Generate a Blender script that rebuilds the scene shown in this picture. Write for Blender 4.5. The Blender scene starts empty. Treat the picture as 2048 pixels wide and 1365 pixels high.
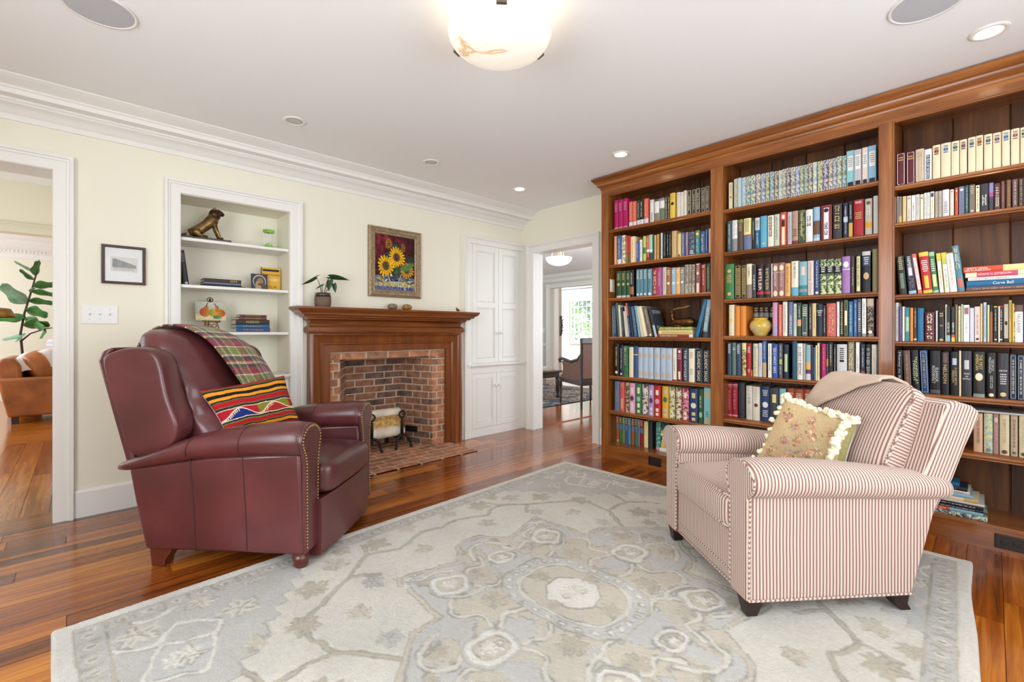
import bpy, bmesh, math, random
import numpy as np
from mathutils import Vector, Matrix
random.seed(7)
RNG = np.random.default_rng(7)
PI = math.pi
scene = bpy.context.scene
COL = scene.collection

# ------------------------------------------------------------------ camera
cam_d = bpy.data.cameras.new('camera')
cam_d.sensor_width = 36.0
cam_d.lens = 910.0 / 2048.0 * 36.0
cam_d.shift_y = -17.5 / 2048.0
cam_d.clip_start = 0.05
cam = bpy.data.objects.new('camera', cam_d)
COL.objects.link(cam)
cam.location = (0, 0, 1.12)
cam.rotation_euler = (PI / 2, 0, math.radians(46.6 - 90))
scene.camera = cam

# ------------------------------------------------------------------ sky
world = bpy.data.worlds.new('sky'); scene.world = world
world.use_nodes = True
bg = world.node_tree.nodes['Background']
bg.inputs[0].default_value = (0.72, 0.85, 1.0, 1)
bg.inputs[1].default_value = 1.6

# ------------------------------------------------------------------ daylight through the windows, and added fill for hall, dining and sun room
def area(name, loc, rot, sx, sy, power, color):
    l = bpy.data.lights.new(name, 'AREA'); l.shape = 'RECTANGLE'
    l.size = sx; l.size_y = sy; l.energy = power; l.color = color
    o = bpy.data.objects.new(name, l); COL.objects.link(o)
    o.location = loc; o.rotation_euler = rot
    return o
DAY = (0.97, 0.985, 1.0)
area('daylight_window_back', (1.45, -1.22, 1.42), (-PI/2, 0, PI), 2.7, 1.75, 30, DAY)
area('daylight_window_side', (-1.52, 0.9, 1.42), (PI/2, 0, -PI/2), 2.3, 1.7, 46, DAY)
area('daylight_living_room', (-2.75, 8.9, 1.5), (PI/2, 0, -PI/2), 3.0, 1.9, 30, (1, .98, .95))
area('fill_hall', (-2.15, 5.3, 1.5), (PI/2, 0, -PI/2), 1.4, 1.7, 6, (1, .97, .92))  # unseen fill light added to brighten the hall
area('fill_dining', (6.2, 1.75, 1.5), (-PI/2, 0, PI), 2.6, 1.7, 22, DAY)  # unseen fill light added to brighten the dining room
area('fill_sunroom', (9.8, 10.75, 1.6), (-PI/2, 0, 0), 2.2, 1.8, 60, DAY)  # fill light added out of view at the side, not at the window

vs = scene.view_settings
vs.view_transform = 'Standard'; vs.look = 'None'; vs.exposure = 0.72; vs.gamma = 1.0
vs.use_curve_mapping = False

# ------------------------------------------------------------------ helpers
def lin(c):
    return tuple((x/255/12.92 if x/255 <= .04045 else ((x/255+.055)/1.055)**2.4) for x in c)
def L4(c): return (*lin(c), 1)

class MB:
    def __init__(s): s.v = []; s.f = []; s.uv = {}
    def add(s, pts, faces):
        o = len(s.v); s.v += [tuple(map(float, p)) for p in pts]; s.f += [tuple(i+o for i in f) for f in faces]; return o
    def box(s, x0, x1, y0, y1, z0, z1):
        s.add([(x0,y0,z0),(x1,y0,z0),(x1,y1,z0),(x0,y1,z0),(x0,y0,z1),(x1,y0,z1),(x1,y1,z1),(x0,y1,z1)],
              [(0,3,2,1),(4,5,6,7),(0,1,5,4),(1,2,6,5),(2,3,7,6),(3,0,4,7)]); return s
    def prism(s, poly, axis, a0, a1):
        n = len(poly)
        m = {'x': lambda p,a:(a,p[0],p[1]), 'y': lambda p,a:(p[0],a,p[1]), 'z': lambda p,a:(p[0],p[1],a)}[axis]
        s.add([m(p,a0) for p in poly]+[m(p,a1) for p in poly],
              [tuple(range(n))[::-1], tuple(range(n,2*n))]+[(i,(i+1)%n,n+(i+1)%n,n+i) for i in range(n)]); return s
    def loft(s, rings, caps=True, close=True):
        n = len(rings[0]); o = len(s.v); fs = []
        for k in range(len(rings)-1):
            for i in range(n if close else n-1):
                j = (i+1) % n
                fs.append((k*n+i, k*n+j, (k+1)*n+j, (k+1)*n+i))
        if caps: fs += [tuple(range(n))[::-1], tuple(range((len(rings)-1)*n, len(rings)*n))]
        s.add([p for r in rings for p in r], fs); return s
    def lathe(s, prof, c=(0,0,0), n=20, axis='z'):
        rings = []
        for r, h in prof:
            ring = []
            for i in range(n):
                a = 2*PI*i/n; x, y = max(r,1e-4)*math.cos(a), max(r,1e-4)*math.sin(a)
                p = {'z':(x,y,h),'x':(h,x,y),'y':(x,h,y)}[axis]
                ring.append((c[0]+p[0], c[1]+p[1], c[2]+p[2]))
            rings.append(ring)
        return s.loft(rings)
    def tube(s, path, r, n=8, caps=True):
        path = [Vector(p) for p in path]; rings = []
        up = None
        for i, p in enumerate(path):
            t = (path[min(i+1,len(path)-1)]-path[max(i-1,0)]).normalized()
            if up is None: up = Vector((0,0,1)) if abs(t.z) < .9 else Vector((1,0,0))
            a = t.cross(up).normalized(); b = a.cross(t).normalized(); up = b
            rr = r[i] if isinstance(r,(list,tuple)) else r
            rings.append([tuple(p+a*rr*math.cos(2*PI*k/n)+b*rr*math.sin(2*PI*k/n)) for k in range(n)])
        return s.loft(rings, caps)
    def sphere(s, c, r, n=12, m=8):
        rx, ry, rz = r if isinstance(r,(list,tuple)) else (r,r,r)
        rings = []
        for k in range(m+1):
            t = PI*k/m; q = max(math.sin(t),1e-3)
            rings.append([(c[0]+rx*q*math.cos(2*PI*i/n), c[1]+ry*q*math.sin(2*PI*i/n), c[2]-rz*math.cos(t)) for i in range(n)])
        return s.loft(rings)
    def grid(s, fn, nu, nv):
        o = len(s.v)
        for j in range(nv+1):
            for i in range(nu+1):
                s.uv[len(s.v)] = (i/nu, j/nv); s.v.append(tuple(map(float, fn(i/nu, j/nv))))
        w = nu+1
        s.f += [(o+j*w+i, o+j*w+i+1, o+(j+1)*w+i+1, o+(j+1)*w+i) for j in range(nv) for i in range(nu)]
        return s
    def molding(s, path, prof, mp, closed=False):
        """profile (d = offset left of the path in its plane, h = off the plane) swept along path with mitres"""
        n = len(path); P = [Vector(p) for p in path]; rings = []
        for i in range(n):
            a = P[i]-P[i-1] if (i or closed) else P[1]-P[0]
            b = P[(i+1)%n]-P[i] if (i < n-1 or closed) else P[-1]-P[-2]
            na = Vector((-a.y, a.x)).normalized(); nb = Vector((-b.y, b.x)).normalized()
            m = na+nb; m = m/(m.dot(na))
            rings.append([mp(P[i].x+m.x*d, P[i].y+m.y*d, h) for d, h in prof])
        if closed: rings.append(rings[0])
        return s.loft(rings, caps=not closed)
    def xf(s, M, i0=0):
        for i in range(i0, len(s.v)): s.v[i] = tuple(M @ Vector(s.v[i]))
        return s
    def mesh(s, name, smooth=False):
        me = bpy.data.meshes.new(name); me.from_pydata(s.v, [], s.f)
        bm = bmesh.new(); bm.from_mesh(me)
        bmesh.ops.recalc_face_normals(bm, faces=bm.faces); bm.to_mesh(me); bm.free()
        if s.uv:
            ul = me.uv_layers.new(name='UVMap')
            for lp in me.loops:
                ul.data[lp.index].uv = s.uv.get(lp.vertex_index, (0,0))
        if smooth: me.shade_smooth()
        return me
    def build(s, name, mat, parent=None, smooth=False, bevel=0, seg=2, sub=0, angle=None, thick=0):
        me = s.mesh(name, smooth); return link(name, me, mat, parent, bevel, seg, sub, angle, thick)

def link(name, me, mat, parent=None, bevel=0, seg=2, sub=0, angle=None, thick=0):
    o = bpy.data.objects.new(name, me); COL.objects.link(o)
    if mat and not me.materials: me.materials.append(mat)
    if parent: o.parent = parent
    if thick:
        m = o.modifiers.new('thickness', 'SOLIDIFY'); m.thickness = thick; m.offset = 0
    if bevel:
        m = o.modifiers.new('edge', 'BEVEL'); m.width = bevel; m.segments = seg; m.limit_method = 'ANGLE'; m.angle_limit = math.radians(40)
        m.harden_normals = False
    if sub:
        m = o.modifiers.new('smooth', 'SUBSURF'); m.levels = sub; m.render_levels = sub
    if angle: me.shade_smooth(); me.set_sharp_from_angle(angle=math.radians(angle))
    return o
def empty(name, label, cat, loc=(0,0,0), rz=0, group=None):
    o = bpy.data.objects.new(name, None); COL.objects.link(o); o.location = loc; o.rotation_euler = (0,0,rz)
    o.empty_display_size = .05
    return tag(o, label, cat, group)
def tag(o, label=None, cat=None, group=None, kind=None):
    if label: o['label'] = label
    if cat: o['category'] = cat
    if group: o['group'] = group
    if kind: o['kind'] = kind
    return o
def struct(o, label=None): return tag(o, label, None, None, 'structure')
def copy_tree(o, parent=None):
    c = o.copy(); COL.objects.link(c); c.parent = parent
    for ch in list(o.children): copy_tree(ch, c)
    return c

def painted(name, P, colors, mat, parent=None, smooth=True):
    """grid surface P[j,i,3] with a colour for every vertex"""
    nv, nu = P.shape[:2]
    me = bpy.data.meshes.new(name)
    idx = np.arange(nu*nv).reshape(nv, nu)
    q = np.stack([idx[:-1,:-1], idx[:-1,1:], idx[1:,1:], idx[1:,:-1]], -1).reshape(-1, 4)
    me.vertices.add(nu*nv); me.vertices.foreach_set('co', P.reshape(-1).astype(np.float32))
    me.loops.add(q.size); me.loops.foreach_set('vertex_index', q.reshape(-1).astype(np.int32))
    me.polygons.add(len(q)); me.polygons.foreach_set('loop_start', np.arange(0, q.size, 4, dtype=np.int32))
    me.update(calc_edges=True)
    c = colors.reshape(-1, 3)/255.0
    c = np.where(c <= .04045, c/12.92, ((c+.055)/1.055)**2.4)
    at = me.color_attributes.new('Col', 'FLOAT_COLOR', 'POINT')
    at.data.foreach_set('color', np.concatenate([c, np.ones((len(c),1))], 1).reshape(-1).astype(np.float32))
    if smooth: me.shade_smooth()
    return link(name, me, mat, parent)

# ------------------------------------------------------------------ materials
MATS = {}
def newmat(name):
    m = bpy.data.materials.new(name); m.use_nodes = True
    nt = m.node_tree; return m, nt, nt.nodes['Principled BSDF']
def N(nt, typ, **kw):
    n = nt.nodes.new(typ)
    for k, v in kw.items():
        if k in ('op',): n.operation = v
        else: n.inputs[k].default_value = v
    return n
def ramp(nt, src, stops, interp='LINEAR'):
    r = nt.nodes.new('ShaderNodeValToRGB'); r.color_ramp.interpolation = interp
    e = r.color_ramp.elements
    e[0].position, e[0].color = stops[0][0], L4(stops[0][1])
    e[1].position, e[1].color = stops[-1][0], L4(stops[-1][1])
    for p, c in stops[1:-1]:
        x = e.new(p); x.color = L4(c)
    nt.links.new(src, r.inputs[0]); return r.outputs[0]
def coords(nt, scale=(1,1,1), kind='Object'):
    t = nt.nodes.new('ShaderNodeTexCoord'); m = nt.nodes.new('ShaderNodeMapping')
    m.inputs['Scale'].default_value = scale; nt.links.new(t.outputs[kind], m.inputs[0]); return m.outputs[0]
def bump(nt, b, h, strength, dist=.002):
    n = nt.nodes.new('ShaderNodeBump'); n.inputs['Strength'].default_value = strength; n.inputs['Distance'].default_value = dist
    nt.links.new(h, n.inputs['Height']); nt.links.new(n.outputs[0], b.inputs['Normal'])
def plain(name, c, rough=.5, metal=0, var=0, vscale=30, bmp=0, bscale=200, coat=0, sheen=0, spec=None):
    if name in MATS: return MATS[name]
    m, nt, b = newmat(name)
    b.inputs['Base Color'].default_value = L4(c); b.inputs['Roughness'].default_value = rough; b.inputs['Metallic'].default_value = metal
    if coat: b.inputs['Coat Weight'].default_value = coat; b.inputs['Coat Roughness'].default_value = .1
    if sheen: b.inputs['Sheen Weight'].default_value = sheen; b.inputs['Sheen Roughness'].default_value = .5
    if spec is not None: b.inputs['Specular IOR Level'].default_value = spec
    if var:
        n = N(nt, 'ShaderNodeTexNoise', Scale=vscale, Detail=4.0); nt.links.new(coords(nt), n.inputs[0])
        lo = tuple(max(0,x*(1-var)) for x in c); hi = tuple(min(255,x*(1+var)) for x in c)
        nt.links.new(ramp(nt, n.outputs[0], [(.3,lo),(.7,hi)]), b.inputs['Base Color'])
    if bmp:
        n = N(nt, 'ShaderNodeTexNoise', Scale=bscale, Detail=3.0); nt.links.new(coords(nt), n.inputs[0]); bump(nt, b, n.outputs[0], bmp)
    MATS[name] = m; return m
def wood(name, dark, mid, light, along='x', rough=.3, rnd=0, coat=.3, stretch=14, scale=6, spread=None):
    m, nt, b = newmat(name)
    sc = {'x':(1,stretch,stretch),'y':(stretch,1,stretch),'z':(stretch,stretch,1)}[along]
    co = coords(nt, sc)
    if rnd:
        oi = nt.nodes.new('ShaderNodeObjectInfo'); ad = nt.nodes.new('ShaderNodeVectorMath'); ad.operation = 'ADD'
        mu = nt.nodes.new('ShaderNodeMath'); mu.operation = 'MULTIPLY'; mu.inputs[1].default_value = 50
        nt.links.new(oi.outputs['Random'], mu.inputs[0]); nt.links.new(co, ad.inputs[0]); nt.links.new(mu.outputs[0], ad.inputs[1]); co = ad.outputs[0]
    n = N(nt, 'ShaderNodeTexNoise', Scale=scale*.25, Detail=6.0, Roughness=.6, Distortion=.6); nt.links.new(co, n.inputs[0])
    fac = n.outputs[0]
    if rnd:
        # every board has a tone of its own
        a = nt.nodes.new('ShaderNodeMath'); a.operation = 'MULTIPLY_ADD'; a.inputs[1].default_value = rnd; a.inputs[2].default_value = -rnd/2
        nt.links.new(oi.outputs['Random'], a.inputs[0])
        c2 = nt.nodes.new('ShaderNodeMath'); c2.operation = 'ADD'; nt.links.new(n.outputs[0], c2.inputs[0]); nt.links.new(a.outputs[0], c2.inputs[1]); fac = c2.outputs[0]
    lo, hi = spread or (.3, .7)
    nt.links.new(ramp(nt, fac, [(lo,dark),((lo+hi)/2,mid),(hi,light)]), b.inputs['Base Color'])
    b.inputs['Roughness'].default_value = rough
    if coat: b.inputs['Coat Weight'].default_value = coat; b.inputs['Coat Roughness'].default_value = .12
    MATS[name] = m; return m
def attr_mat(name, rough=.9, bmp=0, bscale=900, spec=.3, sheen=0):
    m, nt, b = newmat(name)
    a = nt.nodes.new('ShaderNodeVertexColor'); a.layer_name = 'Col'
    nt.links.new(a.outputs[0], b.inputs['Base Color']); b.inputs['Roughness'].default_value = rough
    b.inputs['Specular IOR Level'].default_value = spec
    if sheen: b.inputs['Sheen Weight'].default_value = sheen
    if bmp:
        n = N(nt, 'ShaderNodeTexNoise', Scale=bscale, Detail=2.0); nt.links.new(coords(nt), n.inputs[0]); bump(nt, b, n.outputs[0], bmp, .004)
    MATS[name] = m; return m
def emit_mat(name, c, strength):
    m, nt, b = newmat(name)
    b.inputs['Base Color'].default_value = L4(c); b.inputs['Emission Color'].default_value = L4(c); b.inputs['Emission Strength'].default_value = strength
    return m
def glass_mat(name, c=(240,248,250), mixf=.9):
    m, nt, b = newmat(name)
    b.inputs['Base Color'].default_value = L4(c); b.inputs['Roughness'].default_value = .05
    t = nt.nodes.new('ShaderNodeBsdfTransparent'); mx = nt.nodes.new('ShaderNodeMixShader'); mx.inputs[0].default_value = mixf
    nt.links.new(b.outputs[0], mx.inputs[1]); nt.links.new(t.outputs[0], mx.inputs[2])
    nt.links.new(mx.outputs[0], nt.nodes['Material Output'].inputs[0]); return m

WALL = plain('wall_paint', (242,238,219), .7, bmp=.03, bscale=300)
CEIL = plain('ceiling_paint', (250,250,250), .8)
TRIM = plain('white_trim_paint', (241,239,234), .35)
WOODF = wood('floor_boards', (82,37,12), (155,80,22), (208,131,43), 'x', .18, rnd=.46, coat=.35, stretch=22, scale=7, spread=(.2,.85))
WOODFY = wood('floor_boards_hall', (74,38,16), (152,82,28), (200,126,50), 'y', .22, rnd=.46, coat=.35, stretch=22, scale=7, spread=(.2,.85))
CASEV = wood('bookcase_wood_upright', (106,57,21), (143,82,33), (176,111,51), 'z', .32, stretch=16, scale=5)
CASEH = wood('bookcase_wood_level', (106,57,21), (143,82,33), (176,111,51), 'y', .3, stretch=16, scale=5)
CASEB = wood('bookcase_back_wood', (66,34,13), (94,54,22), (118,73,33), 'z', .5, rnd=.2, coat=0, stretch=16, scale=5)
MANT = wood('mantel_wood', (94,48,20), (130,72,30), (158,96,44), 'x', .28, stretch=14, scale=5)
MANTV = wood('mantel_wood_upright', (110,57,23), (127,69,29), (144,84,37), 'z', .28, stretch=14, scale=5)
BLACK = plain('black_iron', (38,36,35), .55, metal=.4)
BRASS = plain('brass', (176,150,98), .35, metal=1)

# ------------------------------------------------------------------ the room
YW, XD, H = 3.80, 3.77, 2.50
X0, Y0 = -1.30, -1.00
fl = MB().box(X0-.2, 3.9, Y0-.2, 4.02, -.06, -.012).build('floor', plain('subfloor', (60,34,20), .8)); struct(fl)
def boards(parent, rows, axis, mat, skip=None):
    for (c0, c1, a0, a1) in rows:
        a = a0 - random.random()*1.2
        while a < a1:
            b = a + random.uniform(.9, 2.3)
            s, e = max(a, a0), min(b, a1); a = b
            if e - s < .04: continue
            if skip and skip(s, e, c0, c1): continue
            m = MB(); g = .0009
            if axis == 'x': m.box(s+g, e-g, c0+g, c1-g, -.014, 0)
            else: m.box(c0+g, c1-g, s+g, e-g, -.014, 0)
            m.build('plank', mat, parent)
rows = []; y = Y0; W = .1213
while y < 3.80:
    y1 = min(y+W, 3.80)
    xe = 5.5 if (y > 2.74 and y1 < 3.68) else XD
    if y < 3.33 < y1: rows.append((y, 3.33, X0, xe))
    if y1 > 3.33:
        yy = max(y, 3.33); rows.append((yy, y1, X0, 1.47)); rows.append((yy, y1, 2.71, xe))
    else: rows.append((y, y1, X0, xe))
    y = y1
rows.append((3.80, 4.03, X0, -.10))
boards(fl, rows, 'x', WOODF, lambda s,e,c0,c1: s > .05 and e < 3.0 and c0 > .25 and c1 < 2.36)

w = MB()
for (a,b,z0,z1) in ((X0-.15,-1.05,0,H),(-1.05,-.123,2.076,H),(-.123,.488,0,H),(.488,1.187,2.066,H),(1.187,1.50,0,H),(1.50,2.68,.99,H),(2.68,XD+.13,0,H)):
    w.box(a, b, YW, YW+.22, z0, z1)
struct(w.build('wall_fireplace', WALL))
w = MB()
for (a,b,z0,z1) in ((Y0-.15,2.79,0,H),(2.79,3.62,2.03,H),(3.62,YW,0,H)): w.box(XD, XD+.13, a, b, z0, z1)
struct(w.build('wall_doorway', WALL))
w = MB()
for (a,b,z0,z1) in ((X0-.15,.15,0,H),(.15,2.75,0,.55),(.15,2.75,2.25,H),(2.75,XD,0,H)): w.box(a, b, Y0-.15, Y0, z0, z1)
struct(w.build('wall_back', WALL))
w = MB()
for (a,b,z0,z1) in ((Y0,-.2,0,H),(-.2,2.0,0,.55),(-.2,2.0,2.25,H),(2.0,YW+.22,0,H)): w.box(X0-.15, X0, a, b, z0, z1)
struct(w.build('wall_left', WALL))
struct(MB().box(X0-.15, XD+.13, Y0-.15, YW+.22, H, H+.1).build('ceiling', CEIL))
def window_frame(name, mp, a0, a1, z0, z1, na, nz):
    m = MB(); 
    def bx(p,q,r,s,t): 
        c0, c1 = mp(p, -t), mp(q, t); m.box(min(c0[0],c1[0]),max(c0[0],c1[0]),min(c0[1],c1[1]),max(c0[1],c1[1]),r,s)
    bx(a0,a0+.05,z0,z1,.03); bx(a1-.05,a1,z0,z1,.03); bx(a0+.05,a1-.05,z0,z0+.05,.03); bx(a0+.05,a1-.05,z1-.05,z1,.03)
    o = struct(m.build(name, TRIM))
    for i in range(1, na):
        m = MB(); x = a0+(a1-a0)*i/na; t = .022 if i % 4 == 0 else .008; bx(x-t,x+t,z0+.05,z1-.05,.012); m.build('muntin', TRIM, o)
    for i in range(1, nz):
        m = MB(); zz = z0+(z1-z0)*i/nz; bx(a0+.05,a1-.05,zz-.008,zz+.008,.010); m.build('muntin', TRIM, o)
    return o
window_frame('window_1', lambda a,t:(a, Y0-.08+t), .15, 2.75, .55, 2.25, 12, 4)
window_frame('window_2', lambda a,t:(X0-.08+t, a), -.2, 2.0, .55, 2.25, 8, 4)

# crown along the fireplace wall, in two tiers
cp = [(3.80,2.315),(3.787,2.315),(3.785,2.345),(3.775,2.352),(3.768,2.368),(3.75,2.385),(3.73,2.392),(3.724,2.402),(3.716,2.404),(3.716,2.416),
      (3.648,2.416),(3.648,2.442),(3.640,2.446),(3.636,2.455),(3.622,2.463),(3.605,2.468),(3.590,2.478),(3.578,2.482),(3.572,2.490),(3.566,2.492),(3.566,2.499),(3.80,2.499)]
struct(MB().prism(cp, 'x', X0, XD).build('trim_1', TRIM, angle=35))
def casing(name, x0, x1, zt, wd=.088):
    prof = [(0,.0),(0,.014),(.006,.018),(wd-.034,.018),(wd-.030,.024),(wd-.020,.026),(wd-.016,.034),(wd,.034),(wd,0)]
    return struct(MB().molding([(x0,0),(x0,zt),(x1,zt),(x1,0)], prof, lambda a,b,h:(a, YW-h, b)).build(name, TRIM, angle=35))
casing('trim_2', -1.05, -.123, 2.076)
m = MB(); m.box(-.125,-.110,YW-.005,4.03,0,2.076); m.box(-1.063,-1.048,YW-.005,4.03,0,2.076); m.box(-1.063,-.110,YW-.005,4.03,2.074,2.09)
struct(m.build('trim_3', TRIM))
# right doorway
prof = [(0,0),(0,.014),(.006,.018),(.060,.018),(.064,.024),(.074,.026),(.078,.034),(.094,.034),(.094,0)]
CASPROF = prof
struct(MB().molding([(2.79,0),(2.79,2.03),(3.62,2.03),(3.62,0)], CASPROF, lambda a,b,h:(XD-h, a, b)).build('trim_4', TRIM, angle=35))
m = MB(); m.box(XD-.004,3.915,2.777,2.792,0,2.03); m.box(XD-.004,3.915,3.618,3.633,0,2.03); m.box(XD-.004,3.915,2.777,3.633,2.028,2.043)
struct(m.build('trim_5', TRIM))
# baseboards
bb = [(0,0),(.015,0),(.015,.150),(.010,.160),(.004,.165),(0,.165)]
def base_f(name, a, b): struct(MB().prism([(YW-d, z) for d,z in bb], 'x', a, b).build(name, TRIM))
base_f('baseboard_fireplace', -.034, .402); base_f('baseboard_mantel', 2.80, 2.885); base_f('baseboard_niche', 1.275, 1.312)
struct(MB().prism([(XD-d, z) for d,z in bb], 'y', 2.435, 2.695).build('baseboard_doorway', TRIM))

# ------------------------------------------------------------------ panelled doors
def panel_door(name, parent, x0, x1, z0, z1, yf, panels, knob=None, fw=.055):
    """frame-and-panel leaf whose face is at yf, looking along -y"""
    m = MB(); zs = [z0]+[q for p in panels for q in p]+[z1]
    m.box(x0, x0+fw, yf, yf+.02, z0, z1); m.box(x1-fw, x1, yf, yf+.02, z0, z1)
    for i in range(0, len(zs), 2): m.box(x0+fw, x1-fw, yf, yf+.02, zs[i], zs[i+1])
    d = m.build(name, TRIM, parent, bevel=.0015, seg=1)
    for (a, b) in panels:
        p = MB().box(x0+fw-.002, x1-fw+.002, yf+.010, yf+.018, a-.002, b+.002)
        i0, i1 = x0+fw, x1-fw
        fr = [(0,0),(.004,-.001),(.008,-.006),(.014,-.008),(.014,0)]
        p.molding([(i0,a),(i1,a),(i1,b),(i0,b)], fr, lambda q,r,h:(q, yf+.010+h, r), closed=True)
        p.build('panel', TRIM, d)
    if knob:
        kx, kz = knob
        MB().lathe([(0.0,.0),(.007,.0),(.006,-.010),(.014,-.016),(.017,-.024),(.014,-.031),(0,-.034)], (kx, yf, kz), 14, 'y').build('knob', TRIM, d, smooth=True)
    return d

cab = empty('corner_cabinet', 'tall white built-in cupboard with four panelled doors beside the fireplace', 'cabinet', (3.33, YW-.01, 0))
def into(parent):  # parts are modelled in room coordinates
    bpy.context.view_layer.update(); return parent
def adopt(root):
    for ch in root.children: ch.matrix_parent_inverse = Matrix.Translation(root.location).inverted()
m = MB(); yf = YW-.012
m.box(2.97,3.003,yf,YW-.001,0,2.06); m.box(3.695,3.768,yf,YW-.001,0,2.06); m.box(3.003,3.695,yf,YW-.001,.675,.782); m.box(3.003,3.695,yf,YW-.001,0,.088)
m.build('face_frame', TRIM, cab)
prof2 = [(0,0),(0,.014),(.006,.018),(.046,.018),(.050,.026),(.060,.034),(.076,.034),(.076,0)]
MB().molding([(2.97,0),(2.97,2.065),(3.768,2.065)], prof2, lambda a,b,h:(a, YW-h, b)).build('casing', TRIM, cab, angle=35)
MB().prism([(YW,.745),(YW-.03,.745),(YW-.036,.757),(YW-.05,.762),(YW-.05,.776),(YW,.776)], 'x', 2.96, 3.767).build('ledge', TRIM, cab)
yd = YW-.014
panel_door('door', cab, 3.005, 3.375, .79, 2.055, yd, [(.835,1.385),(1.445,1.99)], (3.352,1.115))
panel_door('door', cab, 3.379, 3.693, .79, 2.055, yd, [(.835,1.385),(1.445,1.99)], (3.402,1.115))
panel_door('door', cab, 3.005, 3.346, .09, .673, yd, [(.145,.615)], (3.322,.54))
panel_door('door', cab, 3.350, 3.693, .09, .673, yd, [(.145,.615)], (3.374,.54))
adopt(cab)

# ------------------------------------------------------------------ shelf niche
NX0, NX1, ND = .488, 1.187, 4.10
nich = empty('built_in_shelf', 'white cased wall niche with shelves and cupboard doors behind the recliner', 'shelves', (.84, YW, 0))
NICHE = plain('niche_paint', (242,237,218), .6)
m = MB(); m.box(NX0-.02,NX0+.003,YW+.001,ND+.02,0,2.066); m.box(NX1-.003,NX1+.02,YW+.001,ND+.02,0,2.066); m.box(NX0,NX1,ND,ND+.02,0,2.066); m.box(NX0-.02,NX1+.02,YW+.001,ND+.02,2.062,2.09)
m.build('interior', NICHE, nich)
cc = casing('casing', NX0, NX1, 2.066); cc.parent = nich; del cc['kind']
for z in (1.775, 1.450, 1.122):
    MB().box(NX0+.004, NX1-.004, YW+.012, ND-.002, z-.022, z).build('shelf', TRIM, nich, bevel=.004)
MB().prism([(YW+.30,.755),(YW-.01,.755),(YW-.018,.765),(YW-.045,.772),(YW-.05,.785),(YW-.045,.795),(YW+.30,.795)], 'x', NX0+.002, NX1-.002).build('ledge', TRIM, nich)
panel_door('door', nich, NX0+.03, .835, .12, .70, YW+.005, [(.18,.64)], (.815,.5))
panel_door('door', nich, .84, NX1-.03, .12, .70, YW+.005, [(.18,.64)], (.862,.5))
m = MB(); m.box(NX0,NX1,YW+.012,YW+.03,0,.755); m.build('face_frame', TRIM, nich)
adopt(nich)

# ------------------------------------------------------------------ fireplace
man = empty('fireplace_mantel', 'reddish brown wooden mantelpiece with deep moulded shelf around the brick fireplace', 'mantelpiece', (2.05, YW, 0))
aprof = [(0,-.0),(0,.030),(.058,.030),(.060,.040),(.066,.046),(.074,.046),(.078,.040),(.084,.036),(.120,.040),(.134,.050),(.142,.062),(.168,.064),(.178,.060),(.178,0)]
def arch(pts, nm, mt): MB().molding(pts, aprof, lambda a,b,h:(a, YW-.001-h, b)).build(nm, mt, man, angle=30)
# pilasters and head share one mitred profile
OX0, OX1, OZ = 1.495, 2.655, .955
mm = MB().molding([(OX0,0),(OX0,OZ),(OX1,OZ),(OX1,0)], aprof, lambda a,b,h:(a, YW-.001-h, b)); mm.build('architrave', MANTV, man, angle=30)
q = [(-.06,1.12),(.004,1.12),(.006,1.112),(.022,1.112),(.034,1.122),(.038,1.140),(.033,1.160),(.018,1.172),(.010,1.178),(.010,1.190),(.018,1.206),(.034,1.220),(.052,1.226),(.056,1.238),(.082,1.242),(.086,1.254),(.108,1.260),(.114,1.274),(.136,1.286),(.146,1.300),(.150,1.306),(.150,1.321),(-.06,1.321)]
MB().molding([(2.79,YW),(2.79,YW-.065),(1.33,YW-.065),(1.33,YW)], q, lambda a,b,h:(a,b,h)).build('mantel_shelf', MANT, man, angle=30)
adopt(man)

BR_FACE = plain('brick_orange', (182,124,88), .85, var=.18, vscale=18, bmp=.35, bscale=120)
BR_MIX  = plain('brick_browned', (152,108,82), .85, var=.2, vscale=16, bmp=.35, bscale=120)
BR_SOOT = plain('brick_sooty', (114,90,78), .88, var=.26, vscale=12, bmp=.35, bscale=120)
BR_HRTH = plain('brick_hearth', (176,124,98), .8, var=.18, vscale=14, bmp=.3, bscale=110)
MORTAR = plain('mortar', (206,184,162), .95, bmp=.3)
fb = empty('brick_fireplace', 'open brick firebox with pale mortar inside the wooden mantel', 'fireplace', (2.05, 3.95, 0))
def quad_wall(p0, p1, z0, z1, course, blen, mats, parent, thick=.03, first=0, lean=0):
    """bricks laid in running bond on the vertical strip from p0 to p1; the visible face looks left of p0->p1 rotated -90"""
    d = Vector((p1[0]-p0[0], p1[1]-p0[1])); Ln = d.length; d /= Ln; nrm = Vector((d.y, -d.x)); j = .011
    k = 0; z = z0
    while z < z1 - .012:
        zt = min(z+course-j, z1)
        a = -(blen/2 if (k+first) % 2 else 0) + (0 if (k+first) % 2 else 0)
        while a < Ln - .012:
            b = a + blen*random.uniform(.94,1.05)
            s, e = max(a, 0)+j/2, min(b-j, Ln)
            a = b
            if e - s < .015: continue
            t = random.uniform(-.0025,.0025); off = lambda zz: lean*(zz-z0)
            pts = []
            for zz in (z+random.uniform(-.002,.002), zt+random.uniform(-.002,.002)):
                for (u_, w_) in ((s,t),(e,t),(e,-thick),(s,-thick)):
                    x = p0[0]+d.x*u_+nrm.x*(w_+off(zz)); yy = p0[1]+d.y*u_+nrm.y*(w_+off(zz)); pts.append((x,yy,zz))
            m = MB(); m.add(pts, [(0,3,2,1),(4,5,6,7),(0,1,5,4),(1,2,6,5),(2,3,7,6),(3,0,4,7)])
            m.build('brick', random.choice(mats), parent, bevel=.003, seg=1)
        z += course; k += 1
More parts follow.
